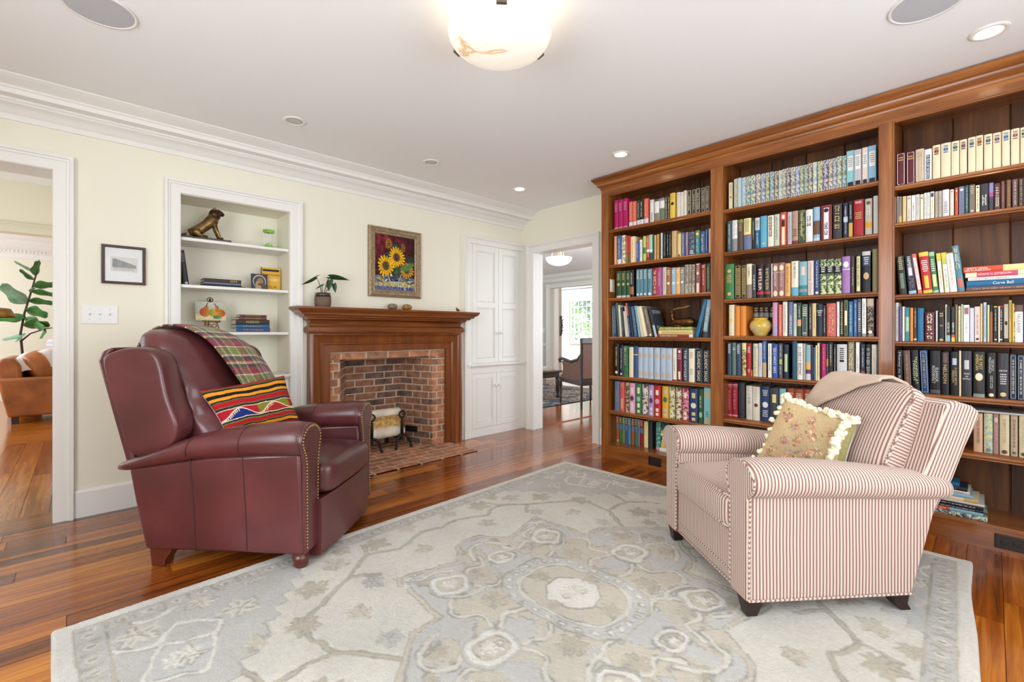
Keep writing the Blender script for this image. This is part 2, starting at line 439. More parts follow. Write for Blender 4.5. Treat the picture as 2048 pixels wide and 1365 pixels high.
def slab(p0, p1, z0, z1, off, th, parent, lean=0):
    d = Vector((p1[0]-p0[0], p1[1]-p0[1])).normalized(); n = Vector((d.y,-d.x)); pts = []
    for zz in (z0, z1):
        for (p, o) in ((p0,off),(p1,off),(p1,off-th),(p0,off-th)): 
            oo = o+lean*(zz-z0); pts.append((p[0]+n.x*oo, p[1]+n.y*oo, zz))
    m = MB(); m.add(pts, [(0,3,2,1),(4,5,6,7),(0,1,5,4),(1,2,6,5),(2,3,7,6),(3,0,4,7)]); m.build('mortar', MORTAR, parent)
C_ = .0662
BL, BRT = (1.830,4.22), (2.370,4.22)
AL, AR = (1.592,3.805), (2.512,3.805)
# face of the brick surround: jambs and lintel
for (p0,p1) in (((1.485,3.803),(1.592,3.803)), ((2.512,3.803),(2.70,3.803))):
    quad_wall(p0, p1, .004, .884, C_, .10 if p1[0] < 2 else .125, [BR_FACE,BR_FACE,BR_MIX], fb)
    slab(p0, p1, 0, .90, -.006, .03, fb)
quad_wall((1.485,3.803), (2.70,3.803), .884, .95, .0665, .22, [BR_FACE,BR_MIX], fb, thick=.10, first=1)
quad_wall((1.485,3.803), (2.70,3.803), .951, 1.02, .0665, .24, [BR_SOOT,BR_MIX], fb, first=0)
slab((1.485,3.803), (2.70,3.803), .887, 1.02, -.006, .09, fb)
# splayed sides and the back leaning forward
quad_wall(AL, BL, .004, .98, C_, .2, [BR_SOOT,BR_MIX,BR_MIX,BR_MIX], fb, first=1); slab(AL, BL, 0, .98, -.005, .02, fb)
quad_wall((1.785,4.22), (2.415,4.22), .004, .98, C_, .21, [BR_SOOT,BR_MIX], fb, first=0, lean=.06); slab((1.785,4.22), (2.415,4.22), 0, .98, -.005, .02, fb, lean=.06)
quad_wall(BRT, AR, .004, .98, C_, .2, [BR_MIX,BR_SOOT,BR_MIX,BR_FACE,BR_MIX], fb, first=1); slab(BRT, AR, 0, .98, -.005, .02, fb)
MB().box(1.40, 2.76, 3.83, 4.36, .99, 1.03).build('throat', BR_SOOT, fb)
for bx_ in ((1.40,1.575,3.84,4.36),(2.53,2.76,3.84,4.36),(1.575,2.53,4.26,4.36)): MB().box(*bx_, 0, .99).build('backing', MORTAR, fb)
adopt(fb)
he = empty('brick_hearth', 'flat red brick hearth slab set into the floor before the fireplace', 'hearth', (2.09, 3.56, 0))
m = MB(); m.box(1.472,2.708,3.334,3.80,-.012,.0068); m.prism([(1.58,3.80),(2.52,3.80),(2.39,4.235),(1.81,4.235)],'z',-.012,.0068); m.build('mortar', MORTAR, he)
y = 3.334; k = 0
while y < 4.20:
    y1 = y + .098; a0, a1 = 1.474, 2.706
    if y > 3.78:
        t = (y+.05-3.80)/.42; a0, a1 = 1.60+.235*t, 2.50-.135*t
    a = a0 - (.11 if k % 2 else 0)
    while a < a1-.02:
        b = a + .215*random.uniform(.95,1.04); s, e = max(a,a0), min(b-.013, a1); a = b
        if e-s < .02: continue
        MB().box(s, e, y, y1-.013, -.01, .009+random.uniform(-.0015,.0015)).build('brick', random.choice([BR_HRTH,BR_HRTH,BR_FACE,BR_MIX]), he, bevel=.003, seg=1)
    y = y1; k += 1
adopt(he)

# andirons
def andiron(x, label):
    r = empty('andiron', label, 'andiron', (x, 3.90, .015), 0, 'pair of ring topped andirons')
    m = MB(); n = 24
    ring = [(.030*math.cos(2*PI*i/n), 0, .318+.030*math.sin(2*PI*i/n)) for i in range(n+1)]
    m.tube(ring, .009, 8); m.build('ring', BLACK, r, smooth=True)
    MB().tube([(0,0,.29),(0,0,.22),(0,0,.12)], [.010,.016,.014], 10).build('post', BLACK, r, smooth=True)
    for s in (-1,1):
        MB().tube([(0,0,.125),(s*.035,-.01,.118),(s*.066,-.022,.085),(s*.075,-.03,.04),(s*.078,-.035,.008),(s*.09,-.045,.008)], [.014,.014,.013,.012,.012,.012], 8).build('leg', BLACK, r, smooth=True)
    MB().box(-.012,.012,0,.30,.075,.098).build('bar', BLACK, r)
    MB().box(-.012,.012,.28,.30,-.004,.08).build('back_leg', BLACK, r)
    return r
andiron(2.235, 'black iron andiron with ring top at the open right end of the logs')
andiron(1.925, 'black iron andiron with ring top next to the recliner arm')
BARK = plain('birch_bark', (226,214,194), .8, var=.10, vscale=9, bmp=.25)
SPLIT = plain('split_wood', (206,166,98), .75, var=.2, vscale=30, bmp=.3)
def log(z, y, r, x0, x1, up, lb, rot):
    t = empty('birch_log', lb, 'log', (x0, y, z), 0, 'logs on the andirons')
    n = 10; bark = []; 
    prof = [(r*math.cos(PI*i/n), r*.9*math.sin(PI*i/n)) for i in range(n+1)]
    c, s = math.cos(rot), math.sin(rot)
    rings = [[(x-x0+random.uniform(-.004,.004), (p*c-q_*s)*w_, (p*s+q_*c)*w_) for p,q_ in prof] for x,w_ in ((x0,.96),((x0+x1)/2,1.02),(x1,.97))]
    MB().loft(rings).build('bark', BARK, t, angle=50)
    MB().loft([[(x-x0, (p*c-q_*s), (p*s+q_*c)) for p,q_ in ((-r*.97,-.006),(r*.97,-.006),(r*.95,.004),(-r*.95,.004))] for x in (x0-.001,x1+.001)]).build('split_face', SPLIT, t)
log(.165, 3.975, .050, 1.80, 2.285, 1, 'white birch log lying lowest on the andirons', 1.35)
log(.225, 3.985, .048, 1.80, 2.275, 1, 'split log with yellow face, second from the bottom', -1.57)
log(.285, 3.99, .046, 1.80, 2.268, 1, 'birch log third from the bottom of the fireplace stack', -1.2)
log(.345, 4.00, .046, 1.80, 2.255, 1, 'white bark log at the top of the fireplace stack', .45)
log(.20, 4.09, .055, 1.82, 2.27, 1, 'birch log at the back of the fireplace stack', 1.0)
# ash grille let into the right side of the firebox
d = Vector((AR[0]-BRT[0], AR[1]-BRT[1])); ang = math.atan2(d.y, d.x)
g = empty('vent_grille', 'small black slotted iron grille low in the side of the firebox', 'grille', (BRT[0]+d.x*.42, BRT[1]+d.y*.42, .145), ang)
m = MB(); m.box(-.075,.075,-.012,-.003,-.03,.03); m.build('plate', BLACK, g, bevel=.003)
for i in range(6): MB().box(-.06+i*.021,-.05+i*.021,-.0145,-.0118,-.018,.018).build('slot', plain('dark_slot',(8,8,8),.9), g)

# ------------------------------------------------------------------ bookcase and books
PAL = {'amber':(214,150,52),'apricot':(228,172,104),'aqua':(138,196,200),'beige':(205,190,160),'black':(30,29,30),'blackblue':(34,42,52),'blackgreen':(36,42,38),'blkbrown':(52,40,34),'blue':(58,98,158),'brick':(160,76,58),'brickorange':(172,80,50),'brickred':(150,58,50),'brown':(112,78,54),'brownblk':(58,50,44),'burgundy':(96,34,44),'celery':(196,204,150),'charcoal':(54,54,58),'cobalt':(62,104,172),'coral':(226,104,82),'cream':(236,222,188),'crimson':(160,34,44),'cyan':(98,172,198),'denim':(66,96,134),'dkbrown':(66,50,42),'dkgreen':(46,72,54),'dkgrey':(84,84,88),'dknavy':(32,40,62),'dkred':(128,48,54),'dkslate':(58,64,72),'dust':(202,178,152),'dustyrose':(178,140,130),'forest':(48,84,60),'gold':(206,176,104),'green':(62,122,74),'greengrey':(96,118,104),'grey':(142,142,140),'greyblack':(70,70,74),'greyblue':(112,124,146),'greybrown':(120,108,94),'ivory':(234,226,206),'khaki':(134,122,84),'lavgrey':(188,184,190),'lavwhite':(222,216,224),'lilac':(172,150,190),'lilacgrey':(196,190,200),'lime':(176,196,90),'ltgrey':(206,206,204),'magenta':(178,24,96),'marigold':(228,174,44),'maroon':(98,50,50),'mauve':(140,118,146),'mauvebrown':(106,78,74),'mint':(150,196,164),'mintblue':(172,200,196),'mintgrey':(196,208,190),'moss':(112,124,98),'mustard':(196,160,80),'navy':(40,66,110),'navyblack':(36,40,52),'navyblue':(62,84,128),'navyslate':(58,72,96),'offwhite':(222,214,198),'olive':(130,130,66),'orange':(222,134,48),'orchid':(172,74,140),'orchidpink':(202,148,176),'paleblue':(180,196,214),'palegreen':(196,210,170),'palelav':(208,206,220),'palepink':(226,204,192),'paleyellow':(234,222,152),'parch':(226,212,172),'peach':(226,184,152),'periwinkle':(128,128,184),'petrol':(46,84,98),'pink':(222,158,178),'plum':(88,60,94),'purple':(96,70,128),'red':(188,40,44),'rose':(206,82,104),'rosewood':(158,108,102),'rosybrown':(178,144,124),'royal':(48,84,166),'rust':(178,84,50),'salmon':(222,160,124),'salmonred':(208,92,92),'sand':(220,194,134),'sienna':(164,102,62),'silver':(196,196,194),'skyblue':(142,184,212),'skyteal':(134,178,188),'slate':(54,70,88),'slateblue':(108,118,152),'slateteal':(72,104,110),'steel':(98,122,150),'steelteal':(88,132,148),'stone':(184,174,156),'tan':(198,166,118),'taupe':(142,126,110),'teal':(48,130,140),'tealblue':(36,104,146),'umber':(86,72,60),'vermillion':(206,78,50),'violet':(160,116,172),'white':(234,232,228),'wine':(122,40,58),'yellow':(232,196,72)}
CNAME = {'blkbrown': 'blackish brown', 'brownblk': 'dark brown', 'blackblue': 'blue black', 'blackgreen': 'green black', 'dkgreen': 'dark green', 'dkgrey': 'dark grey', 'dknavy': 'dark navy', 'dkred': 'dark red', 'dkslate': 'dark slate', 'greyblack': 'charcoal grey', 'ltgrey': 'light grey', 'lavwhite': 'lavender white', 'lavgrey': 'lavender grey', 'parch': 'parchment', 'offwhite': 'off-white', 'paleblue': 'pale blue', 'palelav': 'pale lavender', 'palegreen': 'pale green', 'palepink': 'pale pink', 'paleyellow': 'pale yellow', 'steelteal': 'steel teal', 'tealblue': 'teal blue', 'navyblack': 'navy black', 'navyslate': 'slate navy', 'navyblue': 'navy blue', 'skyblue': 'sky blue', 'skyteal': 'sea blue', 'slateblue': 'slate blue', 'slateteal': 'slate teal', 'mintblue': 'mint blue', 'mintgrey': 'mint grey', 'greengrey': 'grey green', 'greyblue': 'grey blue', 'greybrown': 'grey brown', 'brickorange': 'brick orange', 'brickred': 'brick red', 'salmonred': 'salmon red', 'orchidpink': 'orchid pink', 'lilacgrey': 'lilac grey', 'dustyrose': 'dusty rose', 'rosybrown': 'rosy brown', 'mauvebrown': 'mauve brown', 'dust': 'dusty beige'}
BOOKS = '''#0 0 30
2304 38 254 magenta n.58-.88:pink b.01-.05:pink
2264 42 253 magenta n.58-.88:pink b.01-.05:pink
2219 46 253 magenta n.58-.88:pink b.01-.05:pink
2157 33 212 coral b0-.17:lavwhite m.25-.95:cream
2122 34 209 coral b0-.17:lavwhite m.25-.95:cream
2085 28 211 dkgreen b0-.2:lavwhite m.28-.9:white
2055 36 210 blackgreen b0-.2:lavwhite m.28-.9:white
2014 40 208 coral b0-.2:lavwhite m.28-.9:cream
1958 38 187 ltgrey l.45-.85:white m.1-.4:grey
1915 38 181 white b0-.38:taupe b.9-1:dkgrey
1873 41 184 white b0-.55:moss b.88-1:grey
1828 24 195 dkbrown t.05-.92:cream:THE_GREEK_MYTHS
1801 19 193 dkbrown t.05-.92:cream:THE_GREEK_MYTHS
1779 42 202 yellow n.72-.92:gold d.58:black
1725 29 198 offwhite n.85-.93:pink
1695 27 193 offwhite n.85-.93:gold
1666 24 199 offwhite n.85-.93:pink
1638 32 196 brownblk f:cream m.15-.8:cream
1602 32 196 brownblk f:cream m.15-.8:cream
1567 32 196 brownblk f:cream m.15-.8:cream
1530 31 195 brownblk f:cream m.12-.88:cream
1494 31 196 brownblk f:cream m.12-.88:cream
#0 1 30
2310 24 253 salmon m.1-.9:cream
2280 40 254 blue m.2-.9:white b0-.18:lavwhite
2234 38 248 ivory p:taupe
2193 21 240 rust b0-.35:olive m.4-.8:cream
2169 23 236 red b0-.4:brown
2144 44 224 cream f:gold m.1-.9:tan
2098 12 217 tan 
2083 23 175 royal m.2-.9:white
2058 23 186 white m.2-.9:grey
2020 25 208 lime b.3-.55:green
1992 23 211 rose b.35-.45:white m.5-.9:white b0-.15:crimson
1967 30 213 mint b.35-.42:white b0-.3:dkgreen
1935 12 209 dkgreen 
1921 13 205 beige m.1-.9:brown
1900 20 207 amber m.1-.9:brown
1877 12 211 dkslate 
1862 12 213 white m.1-.9:navy
1847 11 210 black m.1-.9:teal
1832 17 213 black m.1-.9:ltgrey
1808 15 212 black m.1-.9:white
1788 15 207 brownblk m.1-.9:cream
1768 40 212 tan 
1721 31 184 sand d.06:brown
1683 22 185 slateblue m.1-.9:white
1655 23 185 mauve m.4-.9:cream
1625 44 180 greyblue p:dkslate n.03-.2:white
1574 33 185 teal b.7-1:olive m.1-.65:cream d.85:cream
1537 36 171 denim t.1-.85:white:Dragon_Rider
1496 14 181 cobalt m.1-.9:white
1471 15 183 peach 
#0 2 35
2286 46 234 forest n.65-.9:gold d.5:gold b0-.08:silver
2237 43 232 forest n.65-.9:gold d.5:gold b0-.08:silver
2191 36 232 forest n.65-.9:gold d.5:gold b0-.08:silver
2152 38 233 black m.45-.9:white b.1-.38:sienna
2092 32 232 steelteal n.62-.95:white d.08:white
2056 32 230 steelteal n.62-.95:white d.08:white
2020 32 229 steelteal n.62-.95:white d.08:white
1985 42 227 steelteal n.62-.95:white d.08:white
1938 42 228 crimson M.05-.9:cream
1894 39 228 orchid m.3-.85:lavwhite
1850 33 226 silver m.2-.85:gold
1813 36 216 sienna d.42:white n.7-.9:cream
1774 36 214 skyblue d.42:white n.75-.9:white
1735 34 212 apricot d.42:white n.75-.9:cream
1699 32 212 grey d.44:white n.75-.9:white
1662 26 227 stone m.3-.95:black p:taupe
1633 22 226 stone m.3-.95:black p:taupe
1608 25 223 stone m.3-.95:black p:taupe
1576 41 227 dkred l0-.98:cream l.33-.62:black l.7-.94:black
1531 35 216 brickred m.25-.8:cream n.85-.95:cream
1491 26 216 forest m.1-.9:cream
#0 3 30
2330 17 273 steelteal m.1-.9:white a-1
2309 23 282 navy m.1-.9:white a-1
2269 16 300 greengrey a-4
2247 17 277 cream a-4
2223 21 258 navyslate m.2-.9:skyblue a-5
2196 21 223 cream a-6
2172 14 267 silver a-7
2155 16 295 navy b.62-1:coral m.1-.55:white a-8
2130 16 269 dkslate a-8
2109 27 262 denim p:steel a-8
2064 17 267 skyteal a-9
2042 21 261 ivory a-10
2018 33 260 cream a-12
1968 30 254 greybrown m.4-.9:white d.06:white a-13
1912 20 245 dkslate b0-.4:paleblue c:white:ESTONIA a-14
1580 29 295 tealblue m.4-.9:skyblue a14
1542 11 287 black m.1-.9:grey a11
1512 32 285 skyteal b0-.15:charcoal M.2-.8:white a8
#0 4 25
2299 44 286 black m.3-.9:cream d.12:cream
2250 33 273 dknavy m.2-.9:cream d.08:cream
2212 47 268 green m.4-.95:cream p:forest
2157 42 258 cream 
2111 40 263 navyblue b.72-.76:gold
2068 41 258 paleblue e.74:dust e.15:dust
2023 48 258 paleblue e.74:dust e.15:dust
1972 47 258 paleblue e.74:dust e.15:dust
1918 50 257 paleblue e.74:dust e.15:dust
1863 46 257 paleblue e.74:dust e.15:dust
1813 51 255 paleblue e.74:dust e.15:dust
1756 33 257 ivory b0-.04:red m.3-.7:grey
1718 41 256 wine l.87-.95:white n.65-.82:pink l.06-.3:cream
1670 41 259 slate t.03-.95:white:THE_ODYSSEY
1623 45 259 ivory n.2-.4:tan n.7-.9:tan
1569 52 254 blackblue t.06-.94:cream:ICELANDIC_SAGAS
1512 52 254 blackblue t.06-.94:cream:ICELANDIC_SAGAS
#0 5 35
2307 47 262 steel m.3-.7:tan
2253 47 260 salmonred l.1-.45:salmon n.82-.95:salmon
2198 36 259 tan p:black
2155 54 259 pink l.65-.85:lavwhite l.05-.35:lavwhite e.5:plum
2092 51 258 green l.68-.88:cream l.05-.14:cream l.22-.36:cream e.5:mint
2034 53 258 plum l.68-.85:lavwhite l.04-.13:lavwhite l.17-.28:lavwhite p:cream
1974 47 257 lilac l.68-.85:lavwhite l.04-.13:lavwhite l.17-.28:lavwhite e.5:plum
1921 56 257 red l.7-.86:cream l.04-.13:cream l.17-.28:cream e.5:pink
1853 54 257 marigold l.75-.88:paleblue l.06-.14:paleblue l.2-.3:paleblue e.58:green
1793 47 258 olive l.7-.86:cream l.04-.14:cream l.18-.28:cream p:cream
1735 45 258 brown l.7-.86:cream l.04-.14:cream l.18-.28:cream p:cream
1679 50 256 crimson l.7-.86:cream l.04-.14:cream l.18-.28:cream p:pink
1619 62 258 navy l.72-.88:sand l.2-.3:sand l.05-.14:sand e.5:cream
1551 36 261 forest m.45-.8:cream e.25:mint
1511 52 275 aqua e.8:gold m.2-.35:navy e.05:gold
#0 6 130
2354 26 230 rust b.5-.7:steel n.75-.98:cream b0-.1:tan
2324 26 229 green b.5-.7:steel n.75-.98:cream
2293 29 230 olive b.5-.7:steel n.75-.98:cream
2259 23 230 blue b.5-.7:steel n.75-.98:cream
2232 30 231 steelteal b.5-.7:steel n.75-.98:cream
2197 27 231 rust b.5-.7:steel n.75-.98:cream
2166 26 232 green b.5-.7:steel n.75-.98:cream
2137 23 232 greyblue b.5-.7:steel n.75-.98:cream
2110 28 231 crimson b.5-.7:steel n.75-.98:cream
2075 40 224 paleyellow 
2032 38 224 charcoal 
1959 41 234 aqua p:green b0-.1:pink
#1 0 30
1327 28 196 cream d.45:orange m.55-.95:tan
1297 7 194 black 
1288 23 212 mintblue p:tan
1262 24 212 paleblue p:mintgrey
1236 26 210 ltgrey p:skyblue
1208 28 210 palegreen p:greyblue
1178 33 209 parch p:steelteal
1141 29 208 parch p:slateblue m.25-.9:white
1110 26 206 palelav p:steel m.25-.9:paleyellow
1081 24 205 mintgrey p:olive m.25-.9:paleyellow
1053 26 203 paleblue p:moss m.25-.9:white
1025 22 201 sand p:denim m.25-.9:paleyellow
1000 23 200 ivory p:skyblue m.25-.9:paleyellow
975 22 201 palegreen p:taupe m.25-.9:white
951 21 203 lilacgrey p:plum m.25-.9:paleyellow
927 26 201 parch p:slateblue m.25-.9:paleyellow
899 25 199 palelav p:steel m.25-.9:white
872 20 198 mintgrey p:olive m.25-.9:paleyellow
850 24 198 paleblue p:moss m.25-.9:paleyellow
824 21 200 sand p:denim m.25-.9:white
800 21 201 ivory p:skyblue m.25-.9:paleyellow
775 29 198 palegreen p:taupe m.25-.9:paleyellow
744 26 198 lilacgrey p:plum m.25-.9:white
716 21 198 parch p:slateblue m.25-.9:paleyellow
693 21 198 palelav p:steel m.25-.9:paleyellow
670 23 200 mintgrey p:olive m.25-.9:white
645 20 200 paleblue p:moss m.25-.9:paleyellow
622 38 222 aqua l.45-.85:white n.52-.8:grey l.02-.13:black
582 34 216 lavgrey l.45-.85:white n.52-.8:grey l.02-.13:black
545 27 221 palepink l.45-.85:white n.52-.8:grey l.02-.13:black
516 37 222 skyblue l.45-.85:white n.52-.8:grey l.02-.13:black
#1 1 30
1335 32 225 petrol m.1-.9:white
1300 35 225 white b0-.4:grey p:ltgrey
1260 35 223 umber b.88-1:olive n.6-.85:tan
1220 46 223 paleyellow b0-.45:slateblue n.55-.95:grey b.45-.48:red
1170 19 219 blackgreen m.3-.9:cream
1148 30 217 tealblue b.6-1:ltgrey m.1-.5:white n.65-.9:grey
1112 41 220 cyan n.1-.15:white
1066 38 216 ivory M.35-.95:brown
1025 31 218 mintgrey m.2-.9:grey
989 37 224 vermillion l.02-.55:cream l.58-.75:black l.8-.92:white
947 27 219 lilacgrey m.1-.9:grey
917 34 218 rosybrown b.0-.1:dkred n.2-.45:brown
878 33 216 dkgreen p:olive m.2-.9:cream
841 39 213 white M.5-.8:black
798 35 221 skyblue b.2-.6:brown b0-.1:palelav m.62-.95:white
756 58 222 dkred l.03-.92:white m.15-.5:black d.85:black
692 46 217 charcoal M.3-.95:gold
638 22 216 dknavy m.1-.9:white b.45-.6:paleblue
611 20 220 black b0-.4:mustard m.5-.9:white
586 49 221 crimson n.45-.65:gold n.88-.95:white
531 34 218 stone b.2-.35:amber d.88:brown M.5-.8:white
491 21 228 ltgrey 
#1 2 30
1349 62 255 green d.8:gold n.45-.7:gold d.15:gold
1281 40 243 blkbrown f:gold n.1-.9:gold
1238 32 242 blkbrown f:gold n.1-.9:gold
1203 34 243 cream b0-.4:taupe m.6-.9:brown
1163 22 232 dkslate t.25-.7:white:CZARS
1135 43 230 black l.2-.9:wine t.22-.86:white:HITLER b.1-.18:red
1088 41 228 black l.2-.9:dkgrey t.22-.86:gold:HITLER b.1-.18:red
1045 6 230 white 
1038 37 229 rosewood e.85:cream b.72-.73:white e.1:cream m.3-.7:white
999 37 229 rosewood e.85:cream b.72-.73:white e.1:cream m.3-.7:white
958 30 220 apricot m.1-.9:brown
923 40 231 ivory m.5-.95:green b0-.25:cyan
878 45 223 skyteal l.6-.85:palepink b0-.3:teal b.1-.2:white
829 33 223 palepink t.05-.95:grey:Watership_Down
792 28 226 navy m.2-.95:white d.06:white
760 33 223 celery p:dkgreen b.58-.8:black n.61-.78:white
725 37 221 celery p:dkgreen b.58-.8:black n.61-.78:white
686 38 218 celery p:dkgreen b.58-.8:black n.61-.78:white
644 40 228 violet e.78:white b.64-.66:white
600 17 226 dkbrown m.2-.7:ltgrey
578 28 233 black l.04-.95:paleyellow m.15-.9:black
545 40 247 black b.9-1:silver b.65-.88:slate n.66-.86:palelav e.4:tan
495 25 255 khaki 
#1 3 30
1325 38 225 parch d.5:yellow
1282 34 214 orange 
1245 39 213 orange 
1201 34 209 blkbrown b.65-.8:grey n.82-.97:tan b.0-.05:tan x125
1163 31 208 blkbrown b.65-.8:grey n.82-.97:tan b.0-.05:tan x125
1129 33 206 blkbrown b.65-.8:grey n.82-.97:tan b.0-.05:tan x125
1093 29 205 blkbrown b.65-.8:grey n.82-.97:tan b.0-.05:tan x125
1058 20 203 black M.1-.95:white x110
1035 29 228 orchidpink b0-.3:lilac
998 19 213 coral m.1-.9:white
975 27 231 ivory m.1-.9:grey
939 24 229 slateblue M.05-.6:white
910 18 215 mintgrey m.2-.9:grey
887 21 219 dkgreen b.3-.5:salmon m.55-.9:white
862 32 210 petrol f:gold n.6-.9:white n.05-.12:white
824 18 213 blkbrown m.2-.9:white
803 20 212 sand m.2-.7:brown
779 33 206 dknavy b.78-.8:white n.6-.75:silver
743 14 197 black m.1-.9:white
725 49 208 salmonred M.1-.9:gold
671 13 216 white m.2-.8:grey
654 16 220 black n.05-.95:sand
634 19 226 dkgreen l.3-.7:cream f:gold
611 21 215 tealblue m.1-.9:white
586 16 224 blue m.1-.9:white
567 19 228 dkslate n.1-.9:silver d.45:silver
545 19 229 white m.2-.9:brown b0-.08:grey
522 33 227 taupe p:black b.8-1:dust d.12:white
477 9 223 wine m.1-.9:pink
#1 4 30
1334 28 235 navyslate n.65-.95:white
1302 26 235 greengrey n.75-.85:white
1274 33 233 navyslate n.65-.95:white
1235 28 234 sand p:brown b.8-1:paleyellow
1202 29 231 red n.7-.9:white n.1-.2:white
1171 7 226 black b0-.2:amber
1161 32 231 parch m.1-.9:grey b.85-.93:lilacgrey
1124 21 235 palelav m.2-.9:grey
1101 25 252 blue m.5-.95:white b0-.4:tan
1063 22 233 ivory m.2-.9:grey
1036 32 229 royal M.1-.9:white
1000 25 234 dkgrey m.6-.95:white l.4-.55:lime m.1-.35:white
969 31 228 dknavy l.2-.72:celery
916 26 252 petrol m.2-.9:teal
887 31 237 white M.1-.9:brown
853 12 235 stone 
838 26 228 skyteal b.3-.5:apricot b.18-.3:plum b0-.18:palelav
808 8 223 maroon 
798 11 213 tealblue 
785 8 226 paleyellow 
775 11 241 cream m.1-.9:red
751 22 237 magenta m.3-.9:pink
727 10 237 dkgrey b.4-.6:amber
714 22 245 black m.4-.95:white
689 13 238 black m.1-.9:white
671 51 236 ltgrey l.53-.9:black n.57-.87:white b0-.1:black
615 32 254 khaki M.12-.95:white
576 18 250 white m.3-.7:grey d.05:black
551 20 238 dknavy m.4-.9:white b.22-.32:brick
528 25 239 black M.2-.9:ltgrey
499 23 237 ivory m.1-.9:stone
474 6 237 tealblue 
#1 5 100
1364 32 253 crimson b.93-.96:pink b.88-.89:pink m.2-.8:pink b.04-.08:pink
1329 39 256 crimson b.93-.96:pink b.88-.89:pink m.2-.8:pink b.04-.08:pink
1284 44 261 charcoal 
1230 43 244 offwhite m.45-.75:grey n.1-.3:ltgrey
1185 45 241 ivory d.45:dkred m.6-.95:ltgrey
1131 54 246 navy n.72-.9:white e.48:white n.12-.32:white
1072 54 241 greyblack f:dkgrey l.58-.82:paleyellow
1014 39 242 aqua l.5-.8:ltgrey l.65-.72:black
967 44 248 brickorange n.6-.88:cream
921 52 248 brickorange n.6-.88:cream
867 36 250 brickorange n.6-.88:cream
#2 0 30
397 9 184 brown 
385 40 187 burgundy f:white n.72-.86:gold
342 38 186 burgundy f:white n.72-.86:gold
302 36 186 dust n.72-.9:gold f:white
265 31 177 white l.06-.82:slateteal t.08-.8:white:A_SEA_OF_WORDS
231 32 189 cream o.72-.93:wine
197 39 188 cream o.72-.93:denim
156 31 187 cream o.72-.93:forest
123 27 187 cream o.72-.93:plum
92 28 189 cream o.72-.93:petrol
63 27 190 cream o.72-.93:brickred
33 30 185 cream o.72-.93:dkgreen
1 30 185 cream o.72-.93:maroon
-31 28 185 cream o.72-.93:tealblue
-62 30 186 cream o.72-.93:brick
-94 24 182 cream o.72-.93:dkgreen
#2 1 30
396 11 154 taupe 
382 6 155 lavwhite 
374 13 151 taupe b0-.25:gold
358 16 151 sand 
339 18 148 offwhite m.1-.5:grey d.9:grey
319 17 146 white m.1-.7:black
301 17 147 ltgrey m.1-.9:tan
282 14 145 cream d.85:brown
266 10 149 white m.1-.9:blue
255 13 148 white m.1-.9:grey
240 16 149 ivory l.8-.95:navy m.1-.7:tan
221 12 147 stone m.1-.9:grey
207 14 146 stone m.1-.9:grey
191 27 148 lavwhite n.1-.55:grey
161 15 143 offwhite m.1-.9:ltgrey d.92:grey
142 12 149 vermillion d.88:cream m.5-.75:cream
127 22 152 slateblue d.88:white m.05-.4:olive
103 13 152 petrol m.1-.9:palegreen
87 21 151 greybrown n.65-.95:dust d.08:dust
63 14 143 cream m.1-.8:black d.92:black
47 30 146 charcoal M.2-.6:white
14 15 144 periwinkle b0-.5:dkslate b.5-.65:orchid
-5 19 138 maroon M.1-.85:white
-28 13 145 maroon m.05-.95:dust
-47 15 145 brown m.05-.95:tan
-67 18 143 mauvebrown m.05-.95:palepink
-88 17 144 dkbrown m.05-.95:dust
#2 2 30
375 33 222 blackgreen n.62-.97:sand a-4 l.15-.55:moss
330 33 220 navyblack b0-.08:skyblue t.68-.97:white:FARMER l.47-.68:palelav t.1-.45:mauve:THE_SEA/OF_TROLLS a-5
291 18 228 coral l.1-.9:white m.15-.85:grey a-7
269 39 231 red b.9-1:yellow b0-.07:yellow l.12-.42:yellow n.5-.8:white a-5
228 23 228 green b.9-1:mint b0-.06:mint l.15-.45:paleyellow n.5-.82:white a-5
202 18 218 apricot b.85-1:yellow l0-.8:white m.1-.6:grey a-4
182 21 219 lime b.85-1:yellow l0-.7:white m.1-.6:grey a-4
160 28 214 white b.97-1:lime m.15-.95:dust a-5
129 26 251 steelteal M.5-.95:cream l.1-.28:coral a-6
#2 3 30
389 13 222 ltgrey m.1-.9:grey
373 13 197 purple m.2-.9:lilac
358 9 198 ivory 
347 20 192 teal l.28-.72:mint m.3-.7:white
324 12 190 orange 
310 13 189 dkbrown m.4-.9:cream b.03-.08:silver
294 26 186 tealblue 
263 40 162 burgundy M.06-.94:cream
218 8 169 silver 
208 24 164 black n.8-.95:gold n.5-.55:gold d.05:gold
180 6 202 ivory 
175 15 189 blackgreen M.25-.55:white b0-.18:skyteal
156 14 188 blackgreen M.25-.55:white b0-.12:yellow b.12-.2:vermillion
140 8 200 khaki 
129 9 191 cream m.1-.8:tan d.92:brown
118 7 201 palegreen 
109 22 196 white l.75-.93:rosewood m.2-.6:dust
85 16 180 palelav 
67 20 186 palepink m.2-.8:brick d.08:black
46 8 201 sand 
35 11 207 paleblue m.1-.9:steel
21 8 193 celery 
11 10 192 sienna b.82-1:black
-2 13 185 black m.3-.9:white b.97-1:yellow d.07:white
-18 6 185 cream 
-22 13 186 black m.3-.9:white b.97-1:red d.07:white
-38 15 194 stone e.5:black b0-.1:black
-55 10 214 mustard m.5-.95:brown
-67 6 196 yellow 
-71 6 192 yellow p:black
-75 28 188 white b.82-1:mauvebrown t.25-.76:grey:FAULKNER
#2 4 30
385 26 239 black t.15-.95:silver:Money_to_Burn
348 30 238 mauvebrown m.1-.9:tan a-2
313 30 241 black t.2-.85:palegreen:THUNDER_AT/TWILIGHT a-2
277 32 241 navy f:skyblue m.1-.9:tan a-2
